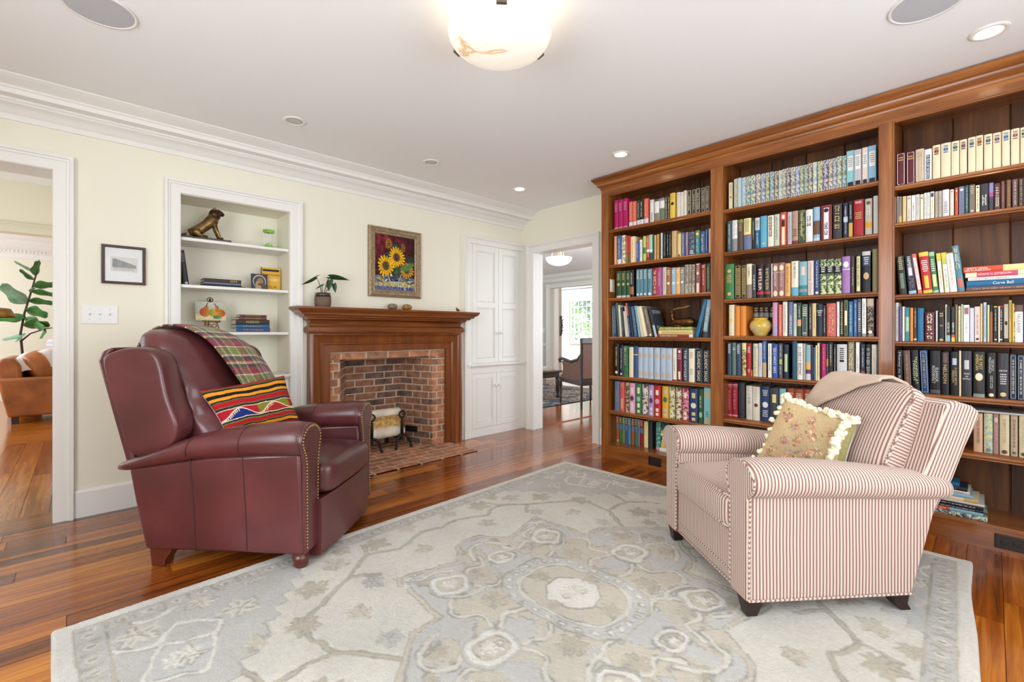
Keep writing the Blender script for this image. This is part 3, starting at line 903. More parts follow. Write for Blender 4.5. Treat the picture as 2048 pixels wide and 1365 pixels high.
241 42 240 black t.25-.65:ltgrey:ELEANOR/ROOSEVELT b.02-.1:dkgrey
196 31 236 black t.27-.7:gold:NELSON l.74-.97:mauvebrown
160 32 237 black t.24-.64:tan:A_NEW_BIRTH/FREEDOM l.7-.85:paleblue
126 8 243 parch 
116 38 242 charcoal h.5:white:TEAM l.6-.8:silver h.44:white:OF h.39:white:RIVALS
72 42 240 blackgreen t.6-.95:gold:THE_FIRST/AMERICAN e.45:cream l.14-.4:dkbrown b0-.08:grey
22 31 236 black t.55-.9:silver:GEORGE/McDONALD m.2-.5:silver d.07:cream
-17 37 234 charcoal h.62:white:GRANT n.3-.55:ltgrey d.1:sand
-59 22 231 dknavy f:paleblue m.12-.88:cream
-84 23 230 dknavy f:paleblue m.12-.88:cream
#2 5 90
72 34 206 peach m.2-.9:rosewood
34 33 209 mintblue p:paleyellow d.07:grey
-1 19 211 dustyrose e.85:palepink m.3-.7:palepink
-23 35 211 parch m.3-.9:dust d.08:brown
-62 25 211 dust m.2-.9:greybrown d.08:greybrown
-91 32 212 parch m.2-.9:dust d.08:brown'''
XB = 3.40
BAYS = [(2.348,1.445),(1.354,.463),(.390,-.52)]
ZT = [[2.029,1.716,1.422,1.080,.734,.424],[2.015,1.704,1.36,1.094,.809,.49],[1.965,1.751,1.337,1.069,.777,.48]]
ZB = .127
bk = empty('bookcase', 'wall-wide reddish wood bookcase with three bays and moulded cornice', 'bookcase', (3.58, .95, 0))
for (a,b) in ((2.423,2.348),(1.445,1.354),(.463,.390),(-.52,-.60)):
    m = MB(); m.box(XB, 3.745, b, a, .0, 2.40)
    s = m.build('upright', CASEV, bk)
    for e in (a-.006, b+.006): MB().tube([(XB-.001,e,.13),(XB-.001,e,2.335)], .004, 8).build('bead', CASEV, s)
for bi,(a,b) in enumerate(BAYS):
    n = 4
    for i in range(n):
        y1 = a-(a-b)*i/n; y0 = a-(a-b)*(i+1)/n
        m = MB(); m.prism([(3.735,y0+.001),(3.729,y0+.005),(3.729,y1-.005),(3.735,y1-.001),(3.745,y1-.001),(3.745,y0+.001)], 'z', ZB, 2.40); m.build('back_board', CASEB, bk)
    for z in ZT[bi]:
        m = MB(); m.prism([(3.728,z-.022),(XB+.022,z-.022),(XB+.020,z-.028),(XB+.012,z-.030),(XB+.006,z-.026),(XB+.008,z-.020),(XB+.004,z-.017),(XB+.001,z-.010),(XB+.003,z-.004),(XB+.009,z),(3.728,z)], 'y', b+.001, a-.001)
        m.build('shelf', CASEH, bk, angle=50)
    MB().box(XB+.004, 3.728, b+.001, a-.001, ZB-.02, ZB).build('shelf', CASEH, bk)
    MB().box(XB+.003, XB+.025, b+.001, a-.001, 2.328, 2.41).build('rail', CASEH, bk)
    MB().box(XB+.025, 3.728, b+.001, a-.001, 2.38, 2.40).build('top_board', CASEH, bk)
MB().box(XB-.002, XB+.02, -.60, 2.4235, 2.336, 2.44).build('frieze', CASEH, bk, bevel=.002)
MB().box(XB+.004, XB+.03, -.60, 2.42, 0, ZB-.012).build('plinth', CASEH, bk)
MB().box(XB+.001, XB+.006, -.60, 2.42, ZB-.020, ZB-.008).build('bead', CASEH, bk)
cpf = [(-.01,2.395),(.004,2.395),(.008,2.402),(.008,2.412),(.016,2.416),(.026,2.424),(.032,2.438),(.034,2.446),(.040,2.448),(.048,2.456),(.056,2.470),(.062,2.474),(.066,2.480),(.066,2.490),(-.01,2.490)]
MB().molding([(XB,-.60),(XB,2.423),(3.745,2.423)], cpf, lambda a,b,h:(2*0+a,b,h)).build('cornice', CASEH, bk, angle=30)
MB().box(XB, 3.745, -.60, 2.42, 2.44, 2.489).build('cap', CASEH, bk)
adopt(bk)

PAGES = plain('book_pages', (222,210,184), .9, var=.06, vscale=200)
BMATS = {}
def bmat(c, pat=None):
    k = (c, pat)
    if k in BMATS: return BMATS[k]
    m, nt, b = newmat('book_'+CNAME.get(c, c).replace(' ','_')); b.inputs['Roughness'].default_value = .42
    b.inputs['Base Color'].default_value = L4(PAL[c]); b.inputs['Specular IOR Level'].default_value = .35
    co = coords(nt)
    if pat:
        n = N(nt, 'ShaderNodeTexNoise', Scale=38.0, Detail=3.0, Distortion=1.6); nt.links.new(co, n.inputs[0])
        nt.links.new(ramp(nt, n.outputs[0], [(.40,PAL[c]),(.47,PAL[c]),(.52,PAL[pat]),(.62,PAL[pat]),(.68,PAL[c])]), b.inputs['Base Color'])
    BMATS[k] = m; return m

FCUR = bpy.data.curves.new('lettering', 'FONT'); FCUR.align_x = 'CENTER'; FCUR.align_y = 'CENTER'; FCUR.resolution_u = 2
FOBJ = bpy.data.objects.new('lettering', FCUR)
COL.objects.link(FOBJ)
TCACHE = {}
def text_mesh(txt):
    """flat mesh of the words, with its width and height"""
    if txt not in TCACHE:
        FCUR.body = txt; FCUR.space_line = .8
        bpy.context.view_layer.update()
        dg = bpy.context.evaluated_depsgraph_get()
        me = bpy.data.meshes.new_from_object(FOBJ.evaluated_get(dg))
        v = np.array([p.co[:] for p in me.vertices])
        lo, hi = v.min(0), v.max(0); c = (lo+hi)/2
        for p in me.vertices: p.co = p.co - Vector(c)
        TCACHE[txt] = (me, hi[0]-lo[0], hi[1]-lo[1])
    return TCACHE[txt]
def lettering(txt, w, h, M, mat, parent, name='title'):
    """words fitted into w x h, placed by M (their x axis runs along the line of writing)"""
    me, tw, th = text_mesh(txt.replace('_',' ').replace('/','\n'))
    me2 = me.copy(); me2.name = name
    me2.transform(M @ Matrix.Diagonal((w/tw, h/th, 1, 1)))
    me2.materials.clear(); me2.materials.append(mat)
    o = bpy.data.objects.new(name, me2); COL.objects.link(o); o.parent = parent
    return o
# spine faces -x: reading downwards the line runs along -z, letters' tops point to -y ... the right of the picture
M_DOWN = Matrix(((0,0,-1,0),(0,-1,0,0),(-1,0,0,0),(0,0,0,1)))
M_COVER = Matrix(((1,0,0,0),(0,0,-1,0),(0,1,0,0),(0,0,0,1)))
M_LEVEL = Matrix(((0,0,-1,0),(-1,0,0,0),(0,1,0,0),(0,0,0,1)))

def spine_pts(w, bul, off=0, n=6):
    return [(-bul*(1-(2*i/n-1)**2)-off, -w/2+w*i/n) for i in range(n+1)]
def make_book(name, w, h, d, col, feats, label, cat, group, flat=False):
    """book standing at the origin: spine to -x, thickness along y, height along z; the cover mesh is the thing"""
    pat = [f[2:] for f in feats if f.startswith('p:')]
    bul = 0.0008 if flat else min(.005, w*.13)
    sp = spine_pts(w, bul); t = min(.0025, w*.16); j = 0 if flat else .003
    m = MB()
    ring = sp + [(d, w/2), (d, w/2-t), (t, w/2-t), (t, -w/2+t), (d, -w/2+t), (d, -w/2)]
    m.loft([[(x,y,z) for x,y in ring] for z in (0,h)])
    cover = m.build(name, bmat(col, pat[0] if pat else None)); tag(cover, label, cat, group)
    MB().box(t*.5, d-(.001 if flat else .004), -w/2+t*.9, w/2-t*.9, j, h-(.0008 if flat else .004)).build('pages', PAGES, cover)
    for f in feats:
        k, rest = f[0], f[1:].split(':')
        if k in 'pax': continue
        if k in 'blnmMto' :
            z0, z1 = [float(x) for x in rest[0].split('-')]; z0 *= h; z1 *= h
        c = bmat(rest[1]) if len(rest) > 1 and rest[1] in PAL else None
        if k == 'b':
            r = spine_pts(w*1.002, bul, .0006)
            MB().loft([[(x,y,z) for x,y in r+[(.002,w/2*1.01),(.002,-w/2*1.01)]] for z in (z0,min(z1,h*1.0005))]).build('band', c, cover)
        elif k in 'lo':
            r = spine_pts(w*.74, bul*.9, .0011)
            lb = MB(); lb.loft([[(x,y,z) for x,y in r+[(.0,w*.37),(.0,-w*.37)]] for z in (z0,z1)]); lb = lb.build('spine_label', c, cover)
            if k == 'o':
                mk = MB(); hh = z1-z0
                for q,(a0,a1,ww) in enumerate(((.62,.90,.55),(.42,.50,.12),(.10,.30,.5))):
                    x = -bul-.0024
                    if q == 1: mk.add([(x,-w*.04,z0+hh*a0),(x,w*.04,z0+hh*a0),(x,w*.04,z0+hh*a1),(x,-w*.04,z0+hh*a1)],[(0,3,2,1)])
                    else:
                        yy = -w*.32
                        for ln in range(2):
                            yy = -w*.30
                            zz0 = z0+hh*(a0+(a1-a0)*(.55*ln)); zz1 = zz0+hh*(a1-a0)*.36
                            while yy < w*.28:
                                e = yy+w*random.uniform(.04,.11); e2 = min(e,w*.30)
                                mk.add([(x,yy,zz0),(x,e2,zz0),(x,e2,zz1),(x,yy,zz1)],[(0,3,2,1)]); yy = e+w*.02
                mk.build('title', bmat('white' if random.random() < .6 else 'sand'), cover)
        elif k in 'mM':
            # writing too small to read: broken strokes down the spine
            mk = MB(); x = -bul-.0022; z = z1; ww = w*(.17 if k == 'm' else .30)
            while z > z0+.004:
                l = random.uniform(.5,1.0)*(ww*.75 if ww > .004 else .004)
                g = l*(.35 if random.random() < .8 else 1.6)
                a = random.uniform(.6,1)*ww
                if random.random() < .6: mk.add([(x,-a,z-l*.4),(x,a,z-l*.4),(x,a,z),(x,-a,z)],[(0,3,2,1)])
                mk.add([(x,-a,z-l),(x,-a+ww*.5,z-l),(x,-a+ww*.5,z),(x,-a,z)],[(0,3,2,1)])
                mk.add([(x,a-ww*.45,z-l),(x,a,z-l),(x,a,z-l*.3),(x,a-ww*.45,z-l*.3)],[(0,3,2,1)])
                z -= l+g
            if mk.v: mk.build('title', c, cover)
        elif k == 'n':
            mk = MB(); x = -bul-.0022; nl = max(2, int((z1-z0)/.011)); st = (z1-z0)/nl
            for q in range(nl):
                zz = z1-q*st; yy = -w*random.uniform(.22,.33); ye = -yy
                while yy < ye:
                    e = min(ye, yy+w*random.uniform(.06,.16)); mk.add([(x,yy,zz-st*.5),(x,e,zz-st*.5),(x,e,zz),(x,yy,zz)],[(0,3,2,1)]); yy = e+w*.035
            mk.build('title', c, cover)
        elif k in 'de':
            zc = float(rest[0])*h; rx, rz = (w*.30, w*.30) if k == 'd' else (w*.34, min(h*.085, w*.75))
            rx = min(rx,.013) if k == 'd' else rx; rz = min(rz,.013) if k == 'd' else rz
            zc = min(max(zc, rz+.002), h-rz-.002)
            pts = [(-bul*(1-(2*rx*math.cos(2*PI*i/16)/w)**2)-.0014, rx*math.cos(2*PI*i/16), zc+rz*math.sin(2*PI*i/16)) for i in range(16)]
            mk = MB(); mk.add([(-bul-.0014,0,zc)]+pts, [(0,1+(i+1)%16,1+i) for i in range(16)]); mk.build('emblem', c, cover)
        elif k == 'f':
            c = bmat(rest[1]); mk = MB(); x = -bul*.5-.0018; e = w*.40; b_ = w*.045+.0004; lo, hi = h*.03, h*.97
            for (y0_,y1_,q0,q1) in ((-e,-e+b_,lo,hi),(e-b_,e,lo,hi),(-e,e,lo,lo+b_),(-e,e,hi-b_,hi)): mk.box(x-.0004, x+.003, y0_, y1_, q0, q1)
            mk.build('gilt_border', c, cover)
        elif k == 't':
            ln = z1-z0; two = '/' in rest[2]
            lettering(rest[2], ln, w*(.62 if two else .46), Matrix.Translation((-bul-.0026,0,(z0+z1)/2)) @ M_DOWN, c, cover)
        elif k == 'c':
            lettering(rest[2], d*.8, h*.12, Matrix.Translation((d*.5,-w/2-.0012,h*.86)) @ M_COVER, bmat(rest[1]), cover)
            MB().box(d*.22, d*.98, -w/2-.0008, -w/2+.0004, .01, h*.38).build('cover_picture', bmat('dust','greyblack'), cover)
        elif k == 'h':
            zc = float(rest[0])*h
            lettering(rest[2], w*.78*min(1,len(rest[2])/5), h*.032, Matrix.Translation((-bul-.0026,0,zc)) @ M_LEVEL, c, cover)
    return cover
ORD = ['first','second','third','fourth','fifth','sixth','seventh','eighth','ninth','tenth','eleventh','twelfth','thirteenth','fourteenth','fifteenth','sixteenth','seventeenth','eighteenth','nineteenth','twentieth']
def ordn(i): return ORD[i] if i < 20 else ('thirtieth' if i == 29 else ('twenty-' if i < 29 else 'thirty-')+ORD[i%10]) 
SHN = ['top','second','third','fourth','fifth','sixth','bottom']
BAYN = ['left','middle','right']
def clabel(col, feats):
    n = CNAME.get(col, col)
    return n
rowb = None; cnt = {}
for line in BOOKS.split('\n'):
    if line.startswith('#'):
        b_, r_, sb = map(int, line[1:].split()); k_ = 0; prev = None; continue
    p = line.split(' '); yl, w_, h_ = [int(x)/1000 for x in p[:3]]; col = p[3]; ft = [x for x in p[4:] if x]
    ang = [float(x[1:]) for x in ft if x[0] == 'a' and x[1] in '-0123456789']
    thin = w_ < .0225 or (b_ == 1 and r_ == 0)
    zt = (ZT[b_]+[ZB])[r_]
    lab = '%s %s, %s from the left, %s shelf, %s bookcase bay' % (CNAME.get(col,col), 'paperback' if thin else 'book', ordn(k_), SHN[r_], BAYN[b_])
    o = make_book('paperback' if thin else 'hardback_book', max(w_-.0006,.005), h_, min(random.uniform(.13,.16) if thin else random.uniform(.155,.2), .145 if any(x[0] == 'x' for x in ft) else .2), col, ft, lab,
                  'paperback' if thin else 'book', 'books on the %s shelf of the %s bay' % (SHN[r_], BAYN[b_]), flat=thin)
    yc = yl-w_/2
    if ang:
        th = math.radians(ang[0]); lo_, hi_ = BAYS[b_][1]+.003, BAYS[b_][0]-.003
        c0 = yc+w_/2*math.cos(th)+max(0,-h_*math.sin(th)); c1 = yc-w_/2*math.cos(th)+min(0,-h_*math.sin(th))
        yc += min(0, hi_-c0)+max(0, lo_-c1)
    back = [int(x[1:]) for x in ft if x[0] == 'x']
    if back: sb_, dmax = sb+back[0], .145
    else: sb_, dmax = sb, .2
    o.location = (XB+sb_/1000+random.uniform(-.004,.006), yc, zt+.0005)
    if ang:
        th = math.radians(ang[0]); o.rotation_euler = (th, 0, 0)
        o.location.z += abs(math.sin(th))*w_/2
    k_ += 1

def flat_book(name, L, t, d, col, feats, label, x, y, z, group=None, cat='book', yaw=0):
    """book lying on its side with the spine to -x; its left end is at y"""
    o = make_book(name, t, L, d, col, feats, label, cat, group)
    o.rotation_euler = (Matrix.Rotation(yaw,3,'Z') @ Matrix.Rotation(-PI/2,3,'X')).to_euler(); o.location = (x, y-L, z+t/2)
    return o
def stack(items, x, z0, group, suffix):
    z = z0
    for (col, yl, L, t, d, ft, lab) in items:
        flat_book('hardback_book', L, t, d, col, ft, lab, x, yl, z, group, yaw=random.uniform(-.02,.02)); z += t+.0006
    return z
zt4 = stack([('brickred',1.893,.30,.021,.21,['n.4-.9:cream','b0-.1:white'],'red book lying lowest under the bronze deer'),
       ('sand',1.880,.285,.033,.20,['m.1-.9:gold','d.94:cream'],'tan book lying in the middle under the bronze deer'),
       ('lime',1.876,.27,.026,.20,['m.2-.8:cream','p:olive'],'green book lying directly beneath the bronze deer')], XB+.03, 1.0806, 'books stacked under the deer', '')
stack([('mauvebrown',.099,.235,.022,.16,['m.1-.9:dust'],'brownish mauve book lowest in the stack beside white paperbacks, right bay'),
       ('tealblue',.097,.24,.032,.165,['t.3-.6:white:Curve_Ball'],'bright blue book, second lowest in the right bay stack'),
       ('white',.092,.23,.0165,.15,['t.35-.97:grey:COMMITTED_TO_MEMORY'],'white book in the middle of the right bay stack'),
       ('rose',.102,.235,.025,.16,['t.3-.8:white:ADAMS_vs._JEFFERSON','b.82-1:cream','b0-.2:cream'],'pink book with white lettering, second from the top of the stack'),
       ('vermillion',.109,.24,.031,.165,['t.58-.98:white:EMPTY_VESSEL/IAN_KUMEKAWA','b0-.4:paleyellow'],'orange and cream book on top of the right bay stack')], XB+.03, 1.3376, 'books stacked on the third shelf', '')
stack([('mintgrey',.33,.31,.021,.26,['p:slate'],'patterned grey green picture book at the very bottom of the floor-level stack'),
       ('skyteal',.32,.285,.018,.22,['b.45-1:vermillion','t.5-.95:white:WORLD'],'red and pale blue book second in the floor-level stack'),
       ('dknavy',.31,.275,.013,.2,['m.1-.6:white'],'thin navy book third in the floor-level stack'),
       ('black',.31,.275,.019,.2,['m.1-.9:white'],'black book with white lettering in the floor-level stack'),
       ('ltgrey',.31,.28,.011,.24,[],'thin light grey book above the black one in the floor-level stack'),
       ('cream',.32,.265,.019,.2,['b0-.2:gold'],'cream and gold book in the floor-level stack'),
       ('skyblue',.31,.235,.018,.17,['b.4-.44:steel'],'pale blue book in the floor-level stack'),
       ('offwhite',.30,.215,.015,.18,['m.1-.9:grey'],'white book third from the top of the floor-level stack'),
       ('dknavy',.30,.205,.020,.14,['m.2-.8:white'],'dark navy book second from the top of the floor-level stack'),
       ('tealblue',.30,.175,.019,.12,[],'blue book on top of the floor-level stack')], XB+.035, ZB+.0005, 'books stacked on the lowest shelf', '')
stack([('white',1.91,.25,.031,.17,['m.2-.8:grey'],'white book lowest in the pile behind the armchair arm'),
       ('yellow',1.898,.24,.037,.165,[],'thick yellow book in the pile behind the armchair arm'),
       ('cream',1.888,.22,.032,.16,['m.1-.7:black'],'cream book in the pile behind the armchair arm'),
       ('lime',1.887,.22,.030,.16,['m.1-.7:dkgreen'],'lime green book in the pile behind the armchair arm'),
       ('white',1.898,.22,.020,.15,['b0-.6:black'],'white and black book in the pile behind the armchair arm'),
       ('lime',1.898,.21,.024,.15,[],'lime green book topmost in the pile behind the armchair arm')], XB+.10, ZB+.0005, 'books piled behind the armchair', '')
flat_book('hardback_book', .27, .010, .2, 'ltgrey', [], 'flat light grey folder lying on top of the pastel books', XB+.075, .12, .48+.214, 'books on the sixth shelf of the right bay')

# bronze deer lying on the stacked books
BRZ = plain('bronze', (112,74,40), .3, metal=.85, var=.25, vscale=30)
de = empty('deer_statue', 'bronze deer figurine with long antlers lying on stacked books', 'figurine', (XB+.10, 1.735, zt4))
m = MB(); m.tube([(0,-.128,.028),(0,-.118,.034),(0,-.09,.04),(0,-.03,.038),(0,.03,.036),(0,.058,.036),(0,.07,.03)], [.006,.026,.036,.033,.032,.026,.006], 14)
m.build('body', BRZ, de, smooth=True)
m = MB(); m.tube([(0,.045,.035),(0,.062,.07),(0,.066,.10),(0,.064,.122)], [.024,.015,.011,.011], 12); m.tube([(0,.056,.124),(0,.07,.124),(0,.09,.116),(0,.112,.108),(0,.122,.106)], [.006,.014,.011,.007,.003], 10); m.build('head', BRZ, de, smooth=True)
for s in (-1,1):
    MB().tube([(s*.006,.058,.13),(s*.012,.045,.146),(s*.016,.0,.152),(s*.014,-.045,.156),(s*.01,-.08,.17)], [.004,.0045,.006,.004,.002], 8).build('antler', plain('antler_gold',(196,158,96),.35,metal=.8), de, smooth=True)
    MB().tube([(s*.008,.066,.128),(s*.022,.062,.142)], [.005,.002], 6).build('ear', BRZ, de)
    MB().tube([(s*.028,.04,.012),(s*.034,.0,.009),(s*.034,-.03,.008)], [.008,.009,.006], 8).build('leg', BRZ, de, smooth=True)
# yellow vase
va = MB().lathe([(0,.0),(.036,.0),(.038,.004),(.050,.022),(.066,.045),(.0715,.068),(.069,.085),(.058,.104),(.046,.112),(.044,.116),(.048,.122),(.049,.126),(.044,.127),(.040,.118),(0,.112)], (0,0,0), 40).build('round_vase', None, smooth=True)
m_, nt, b_s = newmat('vase_glaze'); co = coords(nt)
n = N(nt,'ShaderNodeTexNoise',Scale=16.0,Detail=3.0); nt.links.new(co,n.inputs[0])
nt.links.new(ramp(nt,n.outputs[0],[(.30,(196,190,170)),(.44,(206,178,96)),(.62,(214,172,40)),(.74,(120,92,40))]), b_s.inputs['Base Color']); b_s.inputs['Roughness'].default_value=.15; b_s.inputs['Coat Weight'].default_value=.4
va.data.materials.append(m_); va.location = (XB-.005+.072, 1.122, 1.0945)
tag(va, 'round yellow glazed ceramic vase in front of dark books', 'vase')
# power sockets
def socket(name, label, M, mat, n=2, vert=True):
    r = empty(name, label, 'outlet'); r.matrix_world = M
    w_, h_ = (.035,.0575) if vert else (.0575,.036)
    MB().box(-w_,w_,-.006,0,-h_,h_).build('cover_plate', mat, r, bevel=.003)
    for s in (-1,1):
        dx, dz = (0, s*.02) if vert else (s*.02, 0)
        f = MB().box(dx-.014,dx+.014,-.0085,-.005,dz-.014,dz+.014).build('receptacle', mat, r, bevel=.003)
        sl = MB(); sl.box(dx-.007,dx-.005,-.0092,-.008,dz-.002,dz+.007); sl.box(dx+.005,dx+.007,-.0092,-.008,dz-.002,dz+.006); sl.box(dx-.002,dx+.002,-.0092,-.008,dz-.01,dz-.006); sl.build('slot', plain('dark_slot',(8,8,8),.9), f)
    return r
IVORY = plain('ivory_plastic', (236,228,206), .4); DBR = plain('dark_brown_plastic', (34,24,20), .4)
RZ = lambda a: Matrix.Rotation(a,4,'Z')
socket('power_outlet', 'ivory wall socket on the inner side of the bookcase upright', Matrix.Translation((3.455,2.347,1.537)), IVORY)
socket('power_outlet', 'dark brown socket in the bookcase plinth beside the armchair arm', Matrix.Translation((XB+.003,1.90,.062)) @ RZ(-PI/2), DBR, vert=False)
socket('power_outlet', 'dark brown socket in the plinth below the floor-level book stack', Matrix.Translation((XB+.003,-.062,.055)) @ RZ(-PI/2), DBR, vert=False)

# ------------------------------------------------------------------ upholstered chairs
def sp(x, e): return math.copysign(abs(x)**e, x)
def superbox(c, r, e1=.3, e2=.3, n=40, m=24, crown=0, sag=0):
    mb = MB(); rings = []
    for k in range(m+1):
        ph = -PI/2+PI*k/m
        ring = []
        for i in range(n):
            th = 2*PI*i/n
            x = r[0]*sp(math.cos(ph),e1)*sp(math.cos(th),e2); y = r[1]*sp(math.cos(ph),e1)*sp(math.sin(th),e2); z = r[2]*sp(math.sin(ph),e1)
            if crown: z += crown*(1-(x/r[0])**2)*(1-(y/r[1])**2)*(1 if z > 0 else -.3)
            ring.append((c[0]+x,c[1]+y,c[2]+z))
        rings.append(ring)
    return mb.loft(rings)
def oval_loft(secs, n=28, e=.8):
    """sections (centre xyz, half vector A, half vector B)"""
    rings = []
    for c, A, B in secs:
        c, A, B = Vector(c), Vector(A), Vector(B)
        rings.append([tuple(c+A*sp(math.cos(2*PI*i/n),e)+B*sp(math.sin(2*PI*i/n),e)) for i in range(n)])
    return MB().loft(rings)
def smooth_secs(secs, n):
    arr = np.array([[*c,*A_,*B_] for c,A_,B_ in secs], float); out = []
    P_ = np.concatenate([arr[:1], arr, arr[-1:]])
    for i in range(1, len(P_)-2):
        for k in range(n):
            t = k/n; p0,p1,p2,p3 = P_[i-1],P_[i],P_[i+1],P_[i+2]
            out.append(.5*((2*p1)+(-p0+p2)*t+(2*p0-5*p1+4*p2-p3)*t*t+(-p0+3*p1-3*p2+p3)*t**3))
    out.append(arr[-1]); return [(r[:3],r[3:6],r[6:9]) for r in out]
def pillow(name, corners, thick, paint, matf, matb, parent, nu=150, nv=110, pinch=.06):
    TL, TR, BR, BL = [np.array(c, float) for c in corners]
    nrm = -np.cross(TR-TL, BL-TL); nrm /= np.linalg.norm(nrm)
    U, V = np.meshgrid(np.linspace(0,1,nu), np.linspace(0,1,nv))
    a, b = 2*U-1, 2*V-1
    up = .5+.5*a*(1-pinch*(1-b**2)); vp = .5+.5*b*(1-pinch*(1-a**2))
    base = ((1-up)*(1-vp))[...,None]*TL+(up*(1-vp))[...,None]*TR+(up*vp)[...,None]*BR+((1-up)*vp)[...,None]*BL
    bul = thick*np.clip((1-a**2)*(1-b**2),0,1)**.42
    bul = bul*(1+.05*np.sin(7*a+3*b)*np.cos(5*b-2*a))
    front = painted(name, base-nrm*bul[...,None]*-1, paint(U, V), matf, parent)
    back = painted('back_cover', base-nrm*(bul[...,None]+.001), np.full(U.shape+(3,), 235.), matb, front if parent is None else parent)
    return front, base, nrm
M_LEA, nt, b = newmat('burgundy_leather'); co = coords(nt)
n1 = N(nt,'ShaderNodeTexNoise',Scale=3.0,Detail=5.0); nt.links.new(co,n1.inputs[0])
nt.links.new(ramp(nt,n1.outputs[0],[(.3,(72,35,33)),(.5,(88,40,42)),(.7,(104,52,54))]), b.inputs['Base Color'])
n2 = N(nt,'ShaderNodeTexVoronoi',Scale=420.0); nt.links.new(co,n2.inputs[0])
n3 = N(nt,'ShaderNodeTexNoise',Scale=11.0,Detail=3.0); nt.links.new(co,n3.inputs[0])
ad = nt.nodes.new('ShaderNodeMath'); ad.operation='MULTIPLY_ADD'; ad.inputs[1].default_value=.12; nt.links.new(n2.outputs[0],ad.inputs[0]); nt.links.new(n3.outputs[0],ad.inputs[2])
bump(nt,b,ad.outputs[0],.25,.004); b.inputs['Roughness'].default_value=.30; b.inputs['Coat Weight'].default_value=.3; b.inputs['Coat Roughness'].default_value=.22
LSEAM = plain('leather_seam', (58,24,26), .5)
LEGW = plain('dark_red_wood', (92,40,28), .3, coat=.3)
NAVY = plain('navy_lining', (34,34,54), .9)

